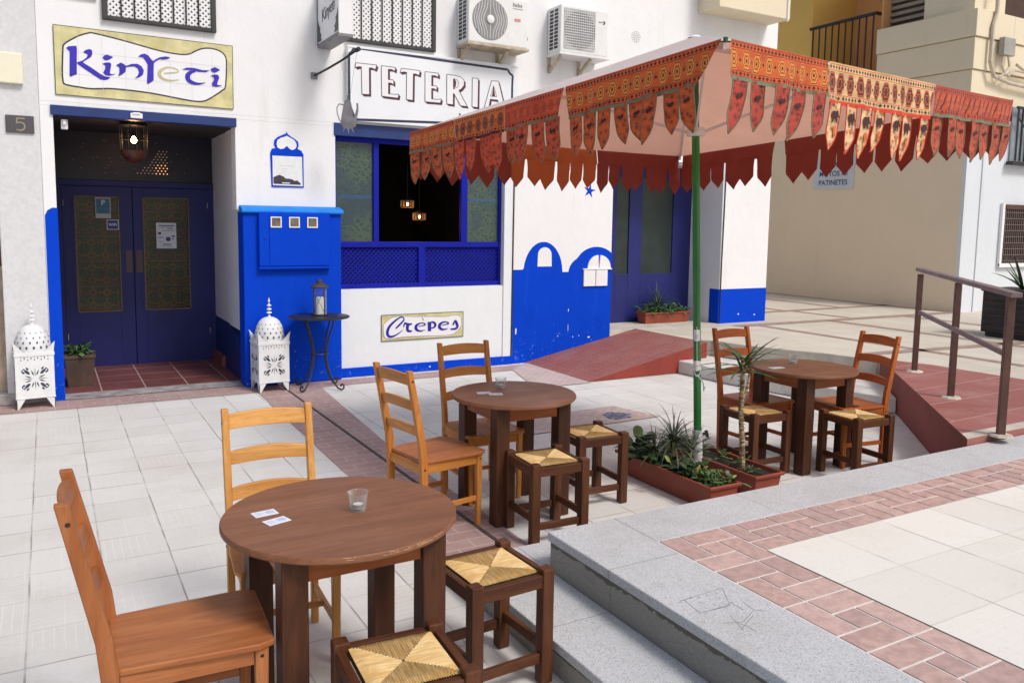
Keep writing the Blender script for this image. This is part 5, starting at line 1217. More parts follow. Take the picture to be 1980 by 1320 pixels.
def stool(label, loc, rz, group='low stools with rush seats'):
    s = empty('rush_stool', label, 'stool', loc, rz, group)
    a = .159; H = .468
    for i, j in ((-1,-1),(1,-1),(1,1),(-1,1)):
        mb = MB(); mb.box(i*a-.026,i*a+.026,j*a-.026,j*a+.026,0,H); obj('leg', mb, W_stool[2], s, bev=.005, seg=2)
    for k in (-1, 1):
        mb = MB(); mb.box(-a+.025,a-.025,k*(a+.006)-.014,k*(a+.006)+.014,.395,.447); obj('seat_rail', mb, W_stool[0], s, bev=.004)
        mb = MB(); mb.box(k*(a+.006)-.014,k*(a+.006)+.014,-a+.025,a-.025,.395,.447); obj('seat_rail', mb, W_stool[1], s, bev=.004)
        mb = MB(); mb.box(-a+.025,a-.025,k*a-.011,k*a+.011,.085,.125); obj('stretcher', mb, W_stool[0], s, bev=.003)
        mb = MB(); mb.box(k*a-.011,k*a+.011,-a+.025,a-.025,.125,.165); obj('stretcher', mb, W_stool[1], s, bev=.003)
    # rush: four fans of cords meeting on the diagonals, slightly sagging to the middle
    mb = MB(); b_ = .139; n = 34; cz = .446
    def hz(x, y):
        r_ = max(abs(x), abs(y))/b_
        return cz+.010*math.sin(min(1, (1-r_)*4)*1.57)-.010*max(0, 1-r_)**1.5
    jit = random.Random(5)
    for q in range(4):
        ca_, sa_ = math.cos(q*math.pi/2), math.sin(q*math.pi/2)
        for i in range(n):
            u = -b_+2*b_*(i+.5)/n; hw = b_/n*.97
            y1 = -b_; y0 = -max(abs(u), .0015)+jit.uniform(-.001,.001)
            if y0-y1 < .002: continue
            m_ = 5; vs = []
            for k in range(m_+1):
                y = y1+(y0-y1)*k/m_; xo = u+math.sin(k*1.3+i)*.0005
                for dx, dz in ((-hw,-.0026),(0,.0024),(hw,-.0026)):
                    X, Y = xo+dx, y; Z = hz(X, Y)+dz
                    vs.append((X*ca_-Y*sa_, X*sa_+Y*ca_, Z))
            mb.add(vs, [(3*k+j,3*k+j+1,3*k+j+4,3*k+j+3) for k in range(m_) for j in range(2)], q % 2)
    obj('rush_seat', mb, M_rush, s, fix=False)
    mb = MB(); mb.box(-.1385,.1385,-.1385,.1385,.42,.432); obj('seat_underside', mb, M_rushb, s)
    return s
H2 = math.pi/2
# chair faces +Y when rz = 0
T1 = (.895,2.81,0); T2 = (2.51,4.365,0); T3 = (4.99,4.24,0)
table('large round dark table in the foreground with a tea light and two cards', T1, 0, .84, .245, scratch=True)
table('round dark table in the middle between the low stools and two chairs', T2, 0, .78)
table('round dark table furthest right beyond the cane plant', T3, 0, .78)
ch1 = chair('nearest orange brown chair cut by the lower left edge of the photo', (.34,2.755,0), R(-93), W_near)
ch1.scale = (1, 1.12, 1)
ch2 = chair('golden pine chair behind the foreground table, facing the viewer', (.80,3.315,0), R(177), W_gold, seatw=W_pine)
chair('orange chair on the left of the middle table, seen from its side', (1.96,4.35,0), R(-80), W_pine, seatw=W_near)
chair('orange chair behind the middle table below the tile panel', (2.47,4.72,0), R(180), W_pine)
chair('orange chair at the far table behind the sword leaves', (4.84,4.58,0), R(180), W_red)
chair('orange chair at the right of the far table, turned towards it', (5.38,4.13,0), R(82), W_red)
S = [('rush stool cut by the bottom edge of the photo in front of the foreground table', (.912,2.25,0), -4),
     ('rush stool right of the foreground table beside the granite steps', (1.478,2.741,0), 3),
     ('rush stool in front of the middle table', (2.485,3.93,0), -3),
     ('rush stool right of the middle table near the terracotta troughs', (3.06,4.31,0), -4),
     ('rush stool of the far table half hidden by the cane plant', (4.535,4.275,0), -3),
     ('rush stool in front of the far table right of its legs', (5.11,3.845,0), -4)]
st0 = None
for lab, loc, rz in S:
    if st0 is None: st0 = stool(lab, loc, R(rz))
    else: copy_tree(st0, loc=loc, rz=R(rz), label=lab)

# tea lights and cards
def glassm():
    m, t, b = newmat('clear_thin_glass')
    tr = t.nodes.new('ShaderNodeBsdfTransparent'); tr.inputs[0].default_value = (.93,.95,.95,1)
    b.inputs['Base Color'].default_value = (.8,.82,.82,1); b.inputs['Roughness'].default_value = .05
    fr_ = t.nodes.new('ShaderNodeLayerWeight'); fr_.inputs[0].default_value = .35
    mx_ = t.nodes.new('ShaderNodeMixShader'); t.links.new(M(t, 'MULTIPLY_ADD', fr_.outputs['Facing'], .38, .04), mx_.inputs[0])
    t.links.new(tr.outputs[0], mx_.inputs[1]); t.links.new(b.outputs[0], mx_.inputs[2]); t.links.new(mx_.outputs[0], t.nodes['Material Output'].inputs[0])
    return m
M_glass = glassm(); M_wax = simple('white_wax', (.85,.84,.8), .5, .02)
M_alu = simple('tin_cup', (.6,.6,.6), .35, .05, metal=.8)
def tealight(label, loc):
    g_ = empty('tea_light_holder', label, 'candle holder', loc, group='clear glass tea light holders')
    mb = MB(); mb.lathe([(0,.0),(.026,.0),(.029,.004),(.036,.066),(.0385,.07),(.036,.068),(.0335,.064),(.0265,.010),(0,.009)], (0,0,0), 28); obj('glass_cup', mb, M_glass, g_, smooth=True)
    mb = MB(); mb.lathe([(0,.0095),(.019,.0095),(.0195,.024),(.018,.024),(0,.0235)], (0,0,0), 20); obj('tin_cup', mb, M_alu, g_)
    mb = MB(); mb.lathe([(0,.0236),(.0175,.0245),(.006,.026),(0,.026)], (0,0,0), 20); mb.tube([(0,0,.024),(.001,0,.031)], .0008, 5); obj('candle', mb, M_wax, g_)
tealight('clear glass tea light holder on the foreground table', (.955,2.795,.7455))
tealight('clear glass tea light holder on the middle table', (2.50,4.52,.7455))
tealight('clear glass tea light holder on the far table', (5.02,4.37,.7455))
M_card = simple('pale_card_stock', (.74,.76,.82), .5, .02); M_print = simple('grey_blue_print', (.50,.56,.72), .5, .1, 10)
def card(label, loc, rz, w_=.085, h_=.055):
    c = empty('table_card', label, 'card', loc, rz, 'small printed cards on the tables')
    mb = MB(); mb.box(-w_/2,w_/2,-h_/2,h_/2,0,.0016); obj('sheet', mb, M_card, c)
    mb = MB()
    for i in range(4): mb.box(-w_*.40,-w_*.02-(.01*(i % 2)),-h_*.3+i*.009,-h_*.3+i*.009+.005,.0017,.0021)
    mb.box(w_*.05,w_*.4,-h_*.28,h_*.28,.0017,.002); obj('print', mb, M_print, c)
card('white printed card further from the table edge on the foreground table', (.645,2.915,.7455), R(8))
card('white printed card nearer the viewer of the two on the foreground table', (.665,2.82,.7455), R(16))
card('left white card of the two on the middle table', (2.335,4.44,.7455), R(-10))
card('right bluish card of the two on the middle table', (2.385,4.375,.7455), R(-20))
card('white card on the far table beside the sword leaves', (4.76,4.30,.7455), R(-5), .12, .06)
# black bistro table and glass lantern
bt = empty('bistro_table', 'small round black wrought iron table against the blue pier', 'table', (2.50, 8.57, 0))
mb = MB(); mb.lathe([(0,.765),(.31,.765),(.325,.772),(.325,.782),(.315,.787),(0,.787)], (0,0,0), 40); obj('table_top', mb, M_black, bt, smooth=True)
for k in range(4):
    an = R(45+90*k-9); ca_, sa_ = math.cos(an), math.sin(an)
    prof = [(.20,.765),(.175,.68),(.125,.55),(.095,.44),(.092,.36),(.105,.26),(.15,.15),(.20,.07),(.245,.022),(.295,.012),(.318,.03),(.32,.058),(.30,.073),(.282,.063),(.283,.045)]
    mb = MB(); mb.tube([(r_*ca_,r_*sa_,z) for r_, z in prof], .0095, 8); obj('leg', mb, M_black, bt, smooth=True)
mb = MB(); mb.tube([(.094*math.cos(i*.3927),.094*math.sin(i*.3927),.38) for i in range(16)], .006, 6, closed=True); obj('ring', mb, M_black, bt, smooth=True)
ln = empty('candle_lantern', 'black framed cylindrical glass lantern with white candle on the bistro table', 'lantern', (2.52, 8.60, .788))
mb = MB(); mb.lathe([(0,0),(.085,0),(.088,.012),(0,.014)], (0,0,0), 24); obj('base', mb, M_black, ln)
mb = MB(); mb.lathe([(.072,.014),(.072,.30)], (0,0,0), 28); obj('glass_cylinder', mb, M_glass, ln, smooth=True)
mb = MB()
for k in range(4):
    an = R(20+90*k); mb.tube([(.08*math.cos(an),.08*math.sin(an),.01),(.08*math.cos(an),.08*math.sin(an),.31)], .005, 6)
for k in (0, 2):
    a0, a1 = R(20+90*(k+2)), R(20+90*(k+3))
    for s_ in (0, 1):
        pts = [(.079*math.cos(a0+(a1-a0)*i/8),.079*math.sin(a0+(a1-a0)*i/8),(.04+.24*i/8) if s_ else (.28-.24*i/8)) for i in range(9)]; mb.tube(pts, .0022, 5)
obj('wire_frame', mb, M_black, ln)
mb = MB(); mb.lathe([(.095,.30),(.10,.308),(.085,.325),(.05,.34),(.035,.345),(.033,.38),(.02,.388),(0,.39)], (0,0,0), 24); obj('cap', mb, simple('dark_bronze', (.05,.04,.035), .5, .2), ln, smooth=True)
mb = MB(); mb.lathe([(0,.016),(.042,.016),(.043,.19),(.03,.20),(0,.197)], (0,0,0), 24); obj('candle', mb, M_wax, ln, smooth=True)

# white pierced Moroccan floor lanterns
M_lw = simple('chipped_white_metal', (.72,.73,.74), .5, .04, 10, .2, 60, dirt=(.42,.43,.42), dirtamt=.45)
M_hole = simple('dark_cut_out', (.045,.055,.09), .8, .3, 20)
def flantern(label, loc, rz):
    l_ = empty('floor_lantern', label, 'lantern', loc, rz, 'white pierced metal floor lanterns')
    a = .16; z0, z1 = .11, .50
    mb = MB(); mb.box(-a,a,-a,a,z0,z1); mb.box(-a-.006,a+.006,-a-.006,a+.006,z1,z1+.028); mb.box(-a-.004,a+.004,-a-.004,a+.004,z0-.012,z0)
    body_ = mb
    for i, j in ((-1,-1),(1,-1),(1,1),(-1,1)):
        mb = MB(); x, y = i*(a-.001), j*(a-.001)
        for u, v_ in ((-i,0),(0,-j)):
            mb.add([(x,y,z0-.012),(x+u*.075,y+v_*.075,z0-.012),(x+u*.018,y+v_*.018,0),(x,y,0),(x-(v_ != 0)*i*.006,y-(u != 0)*j*.006,z0-.012),(x+u*.075-(v_ != 0)*i*.006,y+v_*.075-(u != 0)*j*.006,z0-.012),(x+u*.018-(v_ != 0)*i*.006,y+v_*.018-(u != 0)*j*.006,0),(x-(v_ != 0)*i*.006,y-(u != 0)*j*.006,0)],
                   [(0,1,2,3),(7,6,5,4),(0,4,5,1),(1,5,6,2),(2,6,7,3),(3,7,4,0)])
        obj('leg', mb, M_lw, l_)
        mb = MB()
        for u, v_ in ((-i,0),(0,-j)):
            mb.add([(x,y,z1+.028),(x+u*.08,y+v_*.08,z1+.028),(x+i*.012,y+j*.012,z1+.135)], [(0,1,2)])
        obj('corner_horn', mb, M_lw, l_)
    mb = MB(); prof = [(.145,z1+.02)]+[(.152*math.cos(t)**.8 if t < 1.55 else .002, z1+.06+.22*math.sin(t)) for t in [i*math.pi/2/12 for i in range(12)]]+[(.02,z1+.278),(.006,z1+.30)]
    mb.lathe(prof, (0,0,0), 28); dome_ = mb
    zt = z1+.30
    mb = MB(); mb.tube([(0,0,zt-.01),(0,0,zt+.15)], .005, 6)
    for dz, r_ in ((.018,.030),(.055,.027),(.095,.024)):
        mb.lathe([(.004,dz-.006),(r_,dz+.002),(r_*.8,dz+.014),(.004,dz+.018)], (0,0,zt), 16)
    mb.lathe([(.003,.13),(.013,.142),(.006,.17),(0,.185)], (0,0,zt), 12); obj('finial', mb, M_lw, l_)
    # cut-outs: one pattern on each side, drops on the dome
    def drop(u, v, ang, L, wd):
        pts = []
        for i in range(10):
            t = i/9; ww = wd*math.sin(math.pi*t**.7)*.5
            pts.append((t*L, ww))
        pts = pts+[(x, -y) for x, y in reversed(pts[1:-1])]
        return [(u+x*math.cos(ang)-y*math.sin(ang), v+x*math.sin(ang)+y*math.cos(ang)) for x, y in pts]
    pat = []
    cv_ = (z0+z1)/2-.02
    for q in range(4):
        for da, r0, L, wd in ((20,.035,.055,.012),(45,.06,.075,.026),(70,.035,.055,.012),(33,.10,.035,.018),(57,.10,.035,.018)):
            an = R(90*q+da); pat.append(drop(r0*math.cos(an), cv_+r0*math.sin(an), an, L, wd))
        an = R(90*q); pat.append(drop(.02*math.cos(an), cv_+.02*math.sin(an), an, .085, .006))
        for s_ in (-1, 1):
            an = R(90*q+45); pat.append(drop(.135*math.cos(an)+s_*.018*math.sin(an), cv_+.12*math.sin(an)-s_*.018*math.cos(an), an+s_*1.2, .022, .01))
    for i in range(9):
        pat.append([(-.11+i*.0275+.006*math.cos(k*1.05), z1-.035+(.012 if i % 2 else .0)+.006*math.sin(k*1.05)) for k in range(6)])
        pat.append([(-.11+i*.0275+.004*math.cos(k*1.05), z1-.012+.004*math.sin(k*1.05)) for k in range(6)])
    mb = MB()
    for sx in range(4):
        ca_, sa_ = math.cos(sx*H2), math.sin(sx*H2)
        fr_ = lambda u, v, d: ((u*ca_-(-a-.0012)*sa_)*1.0, (u*sa_+(-a-.0012)*ca_), v)
        for p_ in pat: body_.poly(p_, fr_, 1)
    dome = []
    for k in range(16):
        for j, (t_, rr) in enumerate(((.06,.010),(.28,.008),(.5,.006),(.75,.005))):
            an = k*math.pi/8+(j % 2)*.196; r0 = .152*math.cos(t_)**.8+.0025; z = z1+.06+.22*math.sin(t_)+.001
            c_ = Vector((r0*math.cos(an), r0*math.sin(an), z)); tn = Vector((-math.sin(an), math.cos(an), 0)); up = Vector((-math.cos(an)*math.sin(t_), -math.sin(an)*math.sin(t_), math.cos(t_)*1.25)).normalized()
            dome_.add([tuple(c_+tn*rr*math.cos(i*1.05)+up*rr*1.5*math.sin(i*1.05)) for i in range(6)], [tuple(range(6))], 1)
    obj('body', body_, [M_lw, M_hole], l_); obj('dome', dome_, [M_lw, M_hole], l_, smooth=True)
    return l_
f1 = flantern('white pierced metal floor lantern standing left of the entrance by the grey pier', (-.16, 8.93, 0), R(4))
copy_tree(f1, loc=(2.015, 8.74, 0), rz=R(3), label='white pierced metal floor lantern standing against the blue pier right of the entrance')
# ================================================================ PARASOL
UC = Vector((3.938, 4.393, 2.552)); UA, UT = 2.028, -2.241; TX, TY = .011, -.064
um = empty('parasol', 'large square white parasol with red printed cloth valance on a green pole', 'parasol', (3.96, 4.29, 0))
cor = []
for k in range(4):
    dx, dy = UA*math.cos(UT+k*H2), UA*math.sin(UT+k*H2)
    cor.append(Vector((UC.x+dx, UC.y+dy, UC.z+TX*dx+TY*dy)))
# cor[0] near, cor[1] right, cor[2] far, cor[3] left
apex = Vector((3.93, 4.41, 3.10)); foot = Vector((3.985, 4.27, 0))
def up_(name, mb, m, **k): return obj(name, mb, m, um, world=True, **k)
pole = lambda z: foot+(apex-foot)*(z/apex.z)
M_green = simple('green_pole_paint', (.018,.20,.035), .3, .08, 8, .05, 60, coat=.3)
M_greend = simple('dark_green_pole_paint', (.008,.075,.02), .3, .1, 8, coat=.2)
mb = MB(); mb.tube([pole(.355), pole(2.42)], .027, 20); up_('pole', mb, M_green, smooth=True)
mb = MB(); mb.tube([pole(0), pole(.36)], .034, 20); up_('pole_sleeve', mb, M_white, smooth=True)
mb = MB(); mb.tube([pole(2.42), pole(3.04)], .024, 16); up_('pole_head', mb, M_greend, smooth=True)
mb = MB(); p_ = pole(.33); mb.tube([p_+Vector((.03,-.015,0)), p_+Vector((.055,-.03,.003))], .010, 8); mb.tube([p_+Vector((.05,-.026,0)), p_+Vector((.066,-.036,.004))], .026, 14); up_('clamp_knob', mb, M_black, smooth=True)
def canopymat(name, c, trans):
    m, t, b = newmat(name); v = coord(t, 'World')
    col = mix(t, ramp(t, noise(t, v, 5, 4), .35, .7), sc(c, .96), c); t.links.new(col, b.inputs['Base Color']); b.inputs['Roughness'].default_value = .8
    tr = t.nodes.new('ShaderNodeBsdfTranslucent'); t.links.new(col, tr.inputs[0])
    mx_ = t.nodes.new('ShaderNodeMixShader'); mx_.inputs[0].default_value = trans
    t.links.new(b.outputs[0], mx_.inputs[1]); t.links.new(tr.outputs[0], mx_.inputs[2]); t.links.new(mx_.outputs[0], t.nodes['Material Output'].inputs[0])
    bump(t, b, noise(t, v, 8, 3), .25, .02)
    return m
M_canvas = canopymat('white_canvas', (.86,.86,.87), .5)
M_underside = canopymat('salmon_underside', (.92,.57,.43), .65)  # salmon sheet just below the white canopy
def panel(a, b, top, off=0, nsub=12):
    """one triangular roof panel, sagging a little between the ribs"""
    vs = []; idx = {}; fs = []
    for i in range(nsub+1):
        for j in range(nsub+1-i):
            u, v_ = i/nsub, j/nsub; w_ = 1-u-v_
            p = a*u+b*v_+top*w_
            s_ = 4*u*v_*1.0
            p = p-Vector((0,0,.008*s_+.03*math.sin(math.pi*w_)*4*u*v_/max(1e-6,(1-w_)**2)+off)); idx[(i,j)] = len(vs); vs.append(tuple(p))
    for i in range(nsub):
        for j in range(nsub-i):
            fs.append((idx[(i,j)],idx[(i+1,j)],idx[(i,j+1)]))
            if j < nsub-i-1: fs.append((idx[(i+1,j)],idx[(i+1,j+1)],idx[(i,j+1)]))
    return vs, fs
mc_ = MB(); ml = MB()
for k in range(4):
    mc_.add(*panel(cor[k], cor[(k+1) % 4], apex)); ml.add(*panel(cor[k], cor[(k+1) % 4], apex, .012))
up_('canopy', mc_, M_canvas, smooth='full'); up_('canopy_underside', ml, M_underside, smooth='full')
mb = MB(); mb.lathe([(0,.006),(.03,.003),(.05,-.012),(.0,-.02)], tuple(apex), 16); up_('top_cap', mb, M_white)
M_ribm = simple('pale_rib_metal', (.62,.52,.48), .4, .05)
for k in range(4):
    mb = MB(); mb.beam(apex-Vector((0,0,.06)), cor[k]-Vector((0,0,.035)), .018, .028); up_('rib', mb, M_ribm)
    mid = (apex+cor[k])*.5-Vector((0,0,.05)); mb = MB(); mb.beam(pole(2.46)+(cor[k]-apex).normalized()*.05, mid, .014, .02); up_('strut', mb, M_ribm)
mb = MB(); mb.lathe([(.03,-.03),(.062,-.028),(.066,0),(.062,.028),(.03,.03)], tuple(pole(2.45)), 20); up_('runner', mb, simple('ivory_runner', (.68,.62,.56), .4, .03))
for k in range(4):
    mb = MB(); mb.tube([cor[k]+Vector((0,0,.004)), cor[k]-Vector((0,0,.015))], .011, 8); mb.tube([cor[k]+(cor[(k+1) % 4]-cor[k]).normalized()*.05-Vector((0,0,.008)), cor[k]+(cor[(k-1) % 4]-cor[k]).normalized()*.04-Vector((0,0,.006))], .004, 6); up_('corner_fitting', mb, M_greend)

# printed valance cloth
def cloth(name, base, med, dot, line, style, trans=.18):
    m, t, b = newmat(name); tc = t.nodes.new('ShaderNodeUVMap'); tc.uv_map = 'UVMap'
    sp = t.nodes.new('ShaderNodeSeparateXYZ'); t.links.new(tc.outputs[0], sp.inputs[0]); u, v = sp.outputs[0], sp.outputs[1]
    vec = tc.outputs[0]
    nz = noise(t, vec, 30, 4); big = noise(t, vec, 5, 3)
    col = mix(t, ramp(t, big, .35, .65), sc(base, .82), sc(base, 1.15))
    # v: 0 at the top edge, 1 at the bottom of the band; below 1 are the tongues
    pit = {'med':.088,'cream':.085,'zig':.06,'small':.07}[style]
    fu = M(t,'SUBTRACT',M(t,'FRACT',M(t,'DIVIDE',u,pit)),.5); fv = M(t,'DIVIDE',M(t,'SUBTRACT',v,.5),pit/.165)
    fu2 = M(t,'MULTIPLY',fu,1.0); r_ = M(t,'SQRT',M(t,'ADD',M(t,'MULTIPLY',M(t,'MULTIPLY',fu2,fu2),1.3),M(t,'MULTIPLY',M(t,'MULTIPLY',fv,fv),.62)))
    r2 = M(t,'ADD', r_, M(t,'MULTIPLY', M(t,'COSINE', M(t,'MULTIPLY', M(t,'ARCTAN2',fv,fu), 8)), .025))
    inb = band(t, v, .22, .78)
    if style in ('med','cream'):
        k1 = M(t,'MULTIPLY', M(t,'LESS_THAN', r2, .42), inb)
        col = mix(t, k1, col, med)
        k2 = M(t,'MAXIMUM', band(t, r2, .34, .39), band(t, r2, .17, .23)); col = mix(t, M(t,'MULTIPLY',k2,inb), col, line)
        k3 = M(t,'LESS_THAN', r2, .08); col = mix(t, M(t,'MULTIPLY',k3,inb), col, dot)
        dd = M(t,'ADD', M(t,'ABSOLUTE', M(t,'SUBTRACT', M(t,'ABSOLUTE', fu), .5)), M(t,'ABSOLUTE', fv)); col = mix(t, M(t,'MULTIPLY', M(t,'LESS_THAN', dd, .09), inb), col, dot)
    elif style == 'zig':
        zg = M(t,'ABSOLUTE', M(t,'SUBTRACT', M(t,'FRACT', M(t,'ADD', M(t,'DIVIDE',u,pit), M(t,'MULTIPLY', v, 1.3))), .5)); col = mix(t, M(t,'MULTIPLY', M(t,'LESS_THAN', zg, .12), inb), col, dot)
        col = mix(t, M(t,'MULTIPLY', band(t, r_, .2, .26), inb), col, med)
    else:
        col = mix(t, M(t,'MULTIPLY', M(t,'LESS_THAN', r_, .2), inb), col, med); col = mix(t, M(t,'MULTIPLY', band(t, r_, .28, .33), inb), col, dot)
    for c0 in (.12, .86):
        du = M(t,'SUBTRACT',M(t,'FRACT',M(t,'DIVIDE',u,.026)),.5); dv = M(t,'MULTIPLY',M(t,'SUBTRACT',v,c0),.165/.026)
        kd = M(t,'LESS_THAN', M(t,'ADD',M(t,'ABSOLUTE',du),M(t,'ABSOLUTE',dv)), .36); col = mix(t, kd, col, dot)
    for c0 in (.045, .195, .79, .935): col = mix(t, band(t, v, c0-.010, c0+.010), col, line)
    # tongues: scattered small flowers
    below = M(t,'GREATER_THAN', v, 1.02)
    vo = N(t,'ShaderNodeTexVoronoi'); vo.inputs['Scale'].default_value = 26; vo.voronoi_dimensions = '2D'; cmb = t.nodes.new('ShaderNodeCombineXYZ')
    t.links.new(u, cmb.inputs[0]); t.links.new(M(t,'MULTIPLY',v,.165), cmb.inputs[1]); t.links.new(cmb.outputs[0], vo.inputs['Vector'])
    kf = M(t,'MULTIPLY', M(t,'LESS_THAN', vo.outputs['Distance'], .26), below)
    col = mix(t, M(t,'MULTIPLY', kf, .65), col, dot if style != 'cream' else (.45,.12,.04))
    kf2 = M(t,'MULTIPLY', band(t, vo.outputs['Distance'], .36, .46), below); col = mix(t, M(t,'MULTIPLY',kf2,.4), col, line)
    col = mix(t, M(t,'MULTIPLY', ramp(t, nz, .5, .7), .25), col, sc(base, .5))
    t.links.new(col, b.inputs['Base Color']); b.inputs['Roughness'].default_value = .75; b.inputs['Sheen Weight'].default_value = .1
    tr = t.nodes.new('ShaderNodeBsdfTranslucent'); t.links.new(col, tr.inputs[0]); mx_ = t.nodes.new('ShaderNodeMixShader'); mx_.inputs[0].default_value = trans
    t.links.new(b.outputs[0], mx_.inputs[1]); t.links.new(tr.outputs[0], mx_.inputs[2]); t.links.new(mx_.outputs[0], t.nodes['Material Output'].inputs[0])
    bump(t, b, nz, .25, .003)
    return m
DK = (.06,.012,.012)
C_orange = cloth('orange_medallion_print', (.62,.105,.020), (.76,.27,.04), DK, (.20,.04,.02), 'med')
C_orange2 = cloth('dark_medallion_print', (.64,.15,.026), (.12,.03,.02), DK, (.42,.10,.03), 'cream')
C_red = cloth('vermilion_small_print', (.60,.080,.022), (.38,.05,.025), DK, (.36,.05,.03), 'small')
C_crim = cloth('brick_red_zigzag_print', (.50,.082,.030), (.62,.18,.06), (.14,.015,.02), (.25,.03,.03), 'zig')
C_wine = cloth('wine_red_tongue_print', (.44,.052,.028), (.56,.14,.03), DK, (.16,.02,.02), 'small')
C_cream = cloth('cream_block_print', (.72,.47,.23), (.08,.025,.015), (.05,.015,.012), (.62,.10,.03), 'cream')
M_tape = simple('olive_tape', (.20,.16,.09), .8, .1, 20)
M_tapeg = simple('grey_green_tape', (.16,.18,.11), .8, .1, 20)
M_mar = canopymat('unlit_maroon_cloth', (.24,.032,.018), .18)  # unlit back of the valance, its shade put into the colour
M_rust = canopymat('backlit_rust_cloth', (.46,.095,.022), .3)  # stretch where light comes through the cloth, put into the colour
M_redt = simple('scarlet_border_cloth', (.62,.045,.02), .8, .1, 20)
M_creamt = cloth('cream_tongue_print', (.80,.55,.28), (.5,.1,.03), (.10,.03,.02), (.6,.12,.04), 'small')
def section(i0, t0, t1, m, ntong, bandh=.165, tl=.235, tape=M_tape, out=.012, gap=.08, swing=(0,0), rnd=None, b0=0, b1=0, name='valance_cloth', wfac=.9, inner=False, tmat=None, point=.35, curl=.02):
    rnd = rnd or random.Random(int(t0*1000)+i0)
    A, B = cor[i0], cor[(i0+1) % 4]; d = B-A; L = d.length; dn = d.normalized()
    nrm = Vector((dn.y, -dn.x, 0)).normalized(); cen = Vector((UC.x, UC.y, 0)); 
    if (A-cen).dot(nrm) < 0: nrm = -nrm
    up = Vector((0,0,1)); mb = MB(); uvs = []
    def pt(s, v, dx=0, o=0):      # s metres along, v metres down
        return A+dn*(s+dx)+Vector((0,0,-.008*4*(s/L)*(1-s/L)))+nrm*(out+o)-up*v
    def wav(s, v): return .011*math.sin(s*19+i0*2)+.007*math.sin(s*47+1)+.006*math.sin(s*83)*(v/.2)
    s0, s1 = t0*L, t1*L; n = max(6, int((s1-s0)/.03)); vs = []; 
    rows = (0, .33, .66, 1)
    for j in rows:
        for i in range(n+1):
            s = s0+b0*j+(s1-b1*j-s0-b0*j)*i/n; v = bandh*j+.012*(i/n-.5)*0
            vs.append(pt(s, v, 0, wav(s, v)*j)); uvs.append((s, j))
    nn = n+1
    mb.add(vs, [(j*nn+i,j*nn+i+1,(j+1)*nn+i+1,(j+1)*nn+i) for j in range(len(rows)-1) for i in range(n)])
    # tongues
    ss0, ss1 = s0+b0, s1-b1; pw = (ss1-ss0)/ntong
    tv = []; spots = []
    mt = MB(); uvt = []
    tgt, uvg = (mt, uvt) if tmat else (mb, uvs)
    for k in range(ntong):
        c_ = ss0+pw*(k+.5); w_ = pw*wfac*rnd.uniform(.92,1.04); l_ = tl*rnd.uniform(.9,1.08)
        sw = rnd.uniform(*swing) if swing != (0,0) else rnd.uniform(-.012,.012); cu = rnd.uniform(-curl, curl*1.3)
        o = 6; vs = []; R_ = 9
        for j in range(R_+1):
            q = j/R_
            if inner: half = w_/2*(1 if q < .66 else max(.02, 1-(q-.66)/.34)) *(1 if q > .0 else 1)
            else: half = w_/2*(1-.10*q if q < 1-point else (1-.10*q)*max(.03, (1-((q-(1-point))/point)**1.5)))
            if inner and q < .3: half = w_/2*(1.0+.08*(1-q/.3))
            for e_ in (-1, 0, 1):
                s = c_+e_*half+sw*q*q*1.0; v = bandh-.004+l_*q
                vs.append(pt(s, v, 0, wav(c_, bandh)+cu*q*q+.006*abs(e_)*q*(1 if k % 2 else -1)+.004*math.sin(q*9+k*2)*q-.002)); uvg.append((c_+e_*half, 1.04+l_*q/.165))
        tgt.add(vs, [(3*j+e,3*j+e+1,3*j+e+4,3*j+e+3) for j in range(R_) for e in range(2)])
        spots.append((c_, w_, l_, sw, cu))
    def mk(nm, mb_, uv_, m_):
        o_ = obj(nm, mb_, m_, um, world=True, smooth='full', fix=False)
        lay = o_.data.uv_layers.new(name='UVMap')
        for lp in o_.data.loops: lay.data[lp.index].uv = uv_[lp.vertex_index]
        return o_
    o1 = mk(name, mb, uvs, m)
    if tmat: mk('valance_tongues', mt, uvt, tmat)
    if tape is not None:
        mb = MB(); vs = []
        for j in (0, 1):
            for i in range(n+1):
                s = ss0+(ss1-ss0)*i/n; vs.append(pt(s, bandh-.010+.018*j, 0, wav(s, bandh)+.003))
        mb.add(vs, [(i,i+1,nn+i+1,nn+i) for i in range(n)])
        if not inner:
            for (c_, w_, l_, sw, cu) in spots:
                pass
        obj('tape', mb, tape, um, world=True, smooth='full', fix=False)
    return spots, pt, wav, bandh
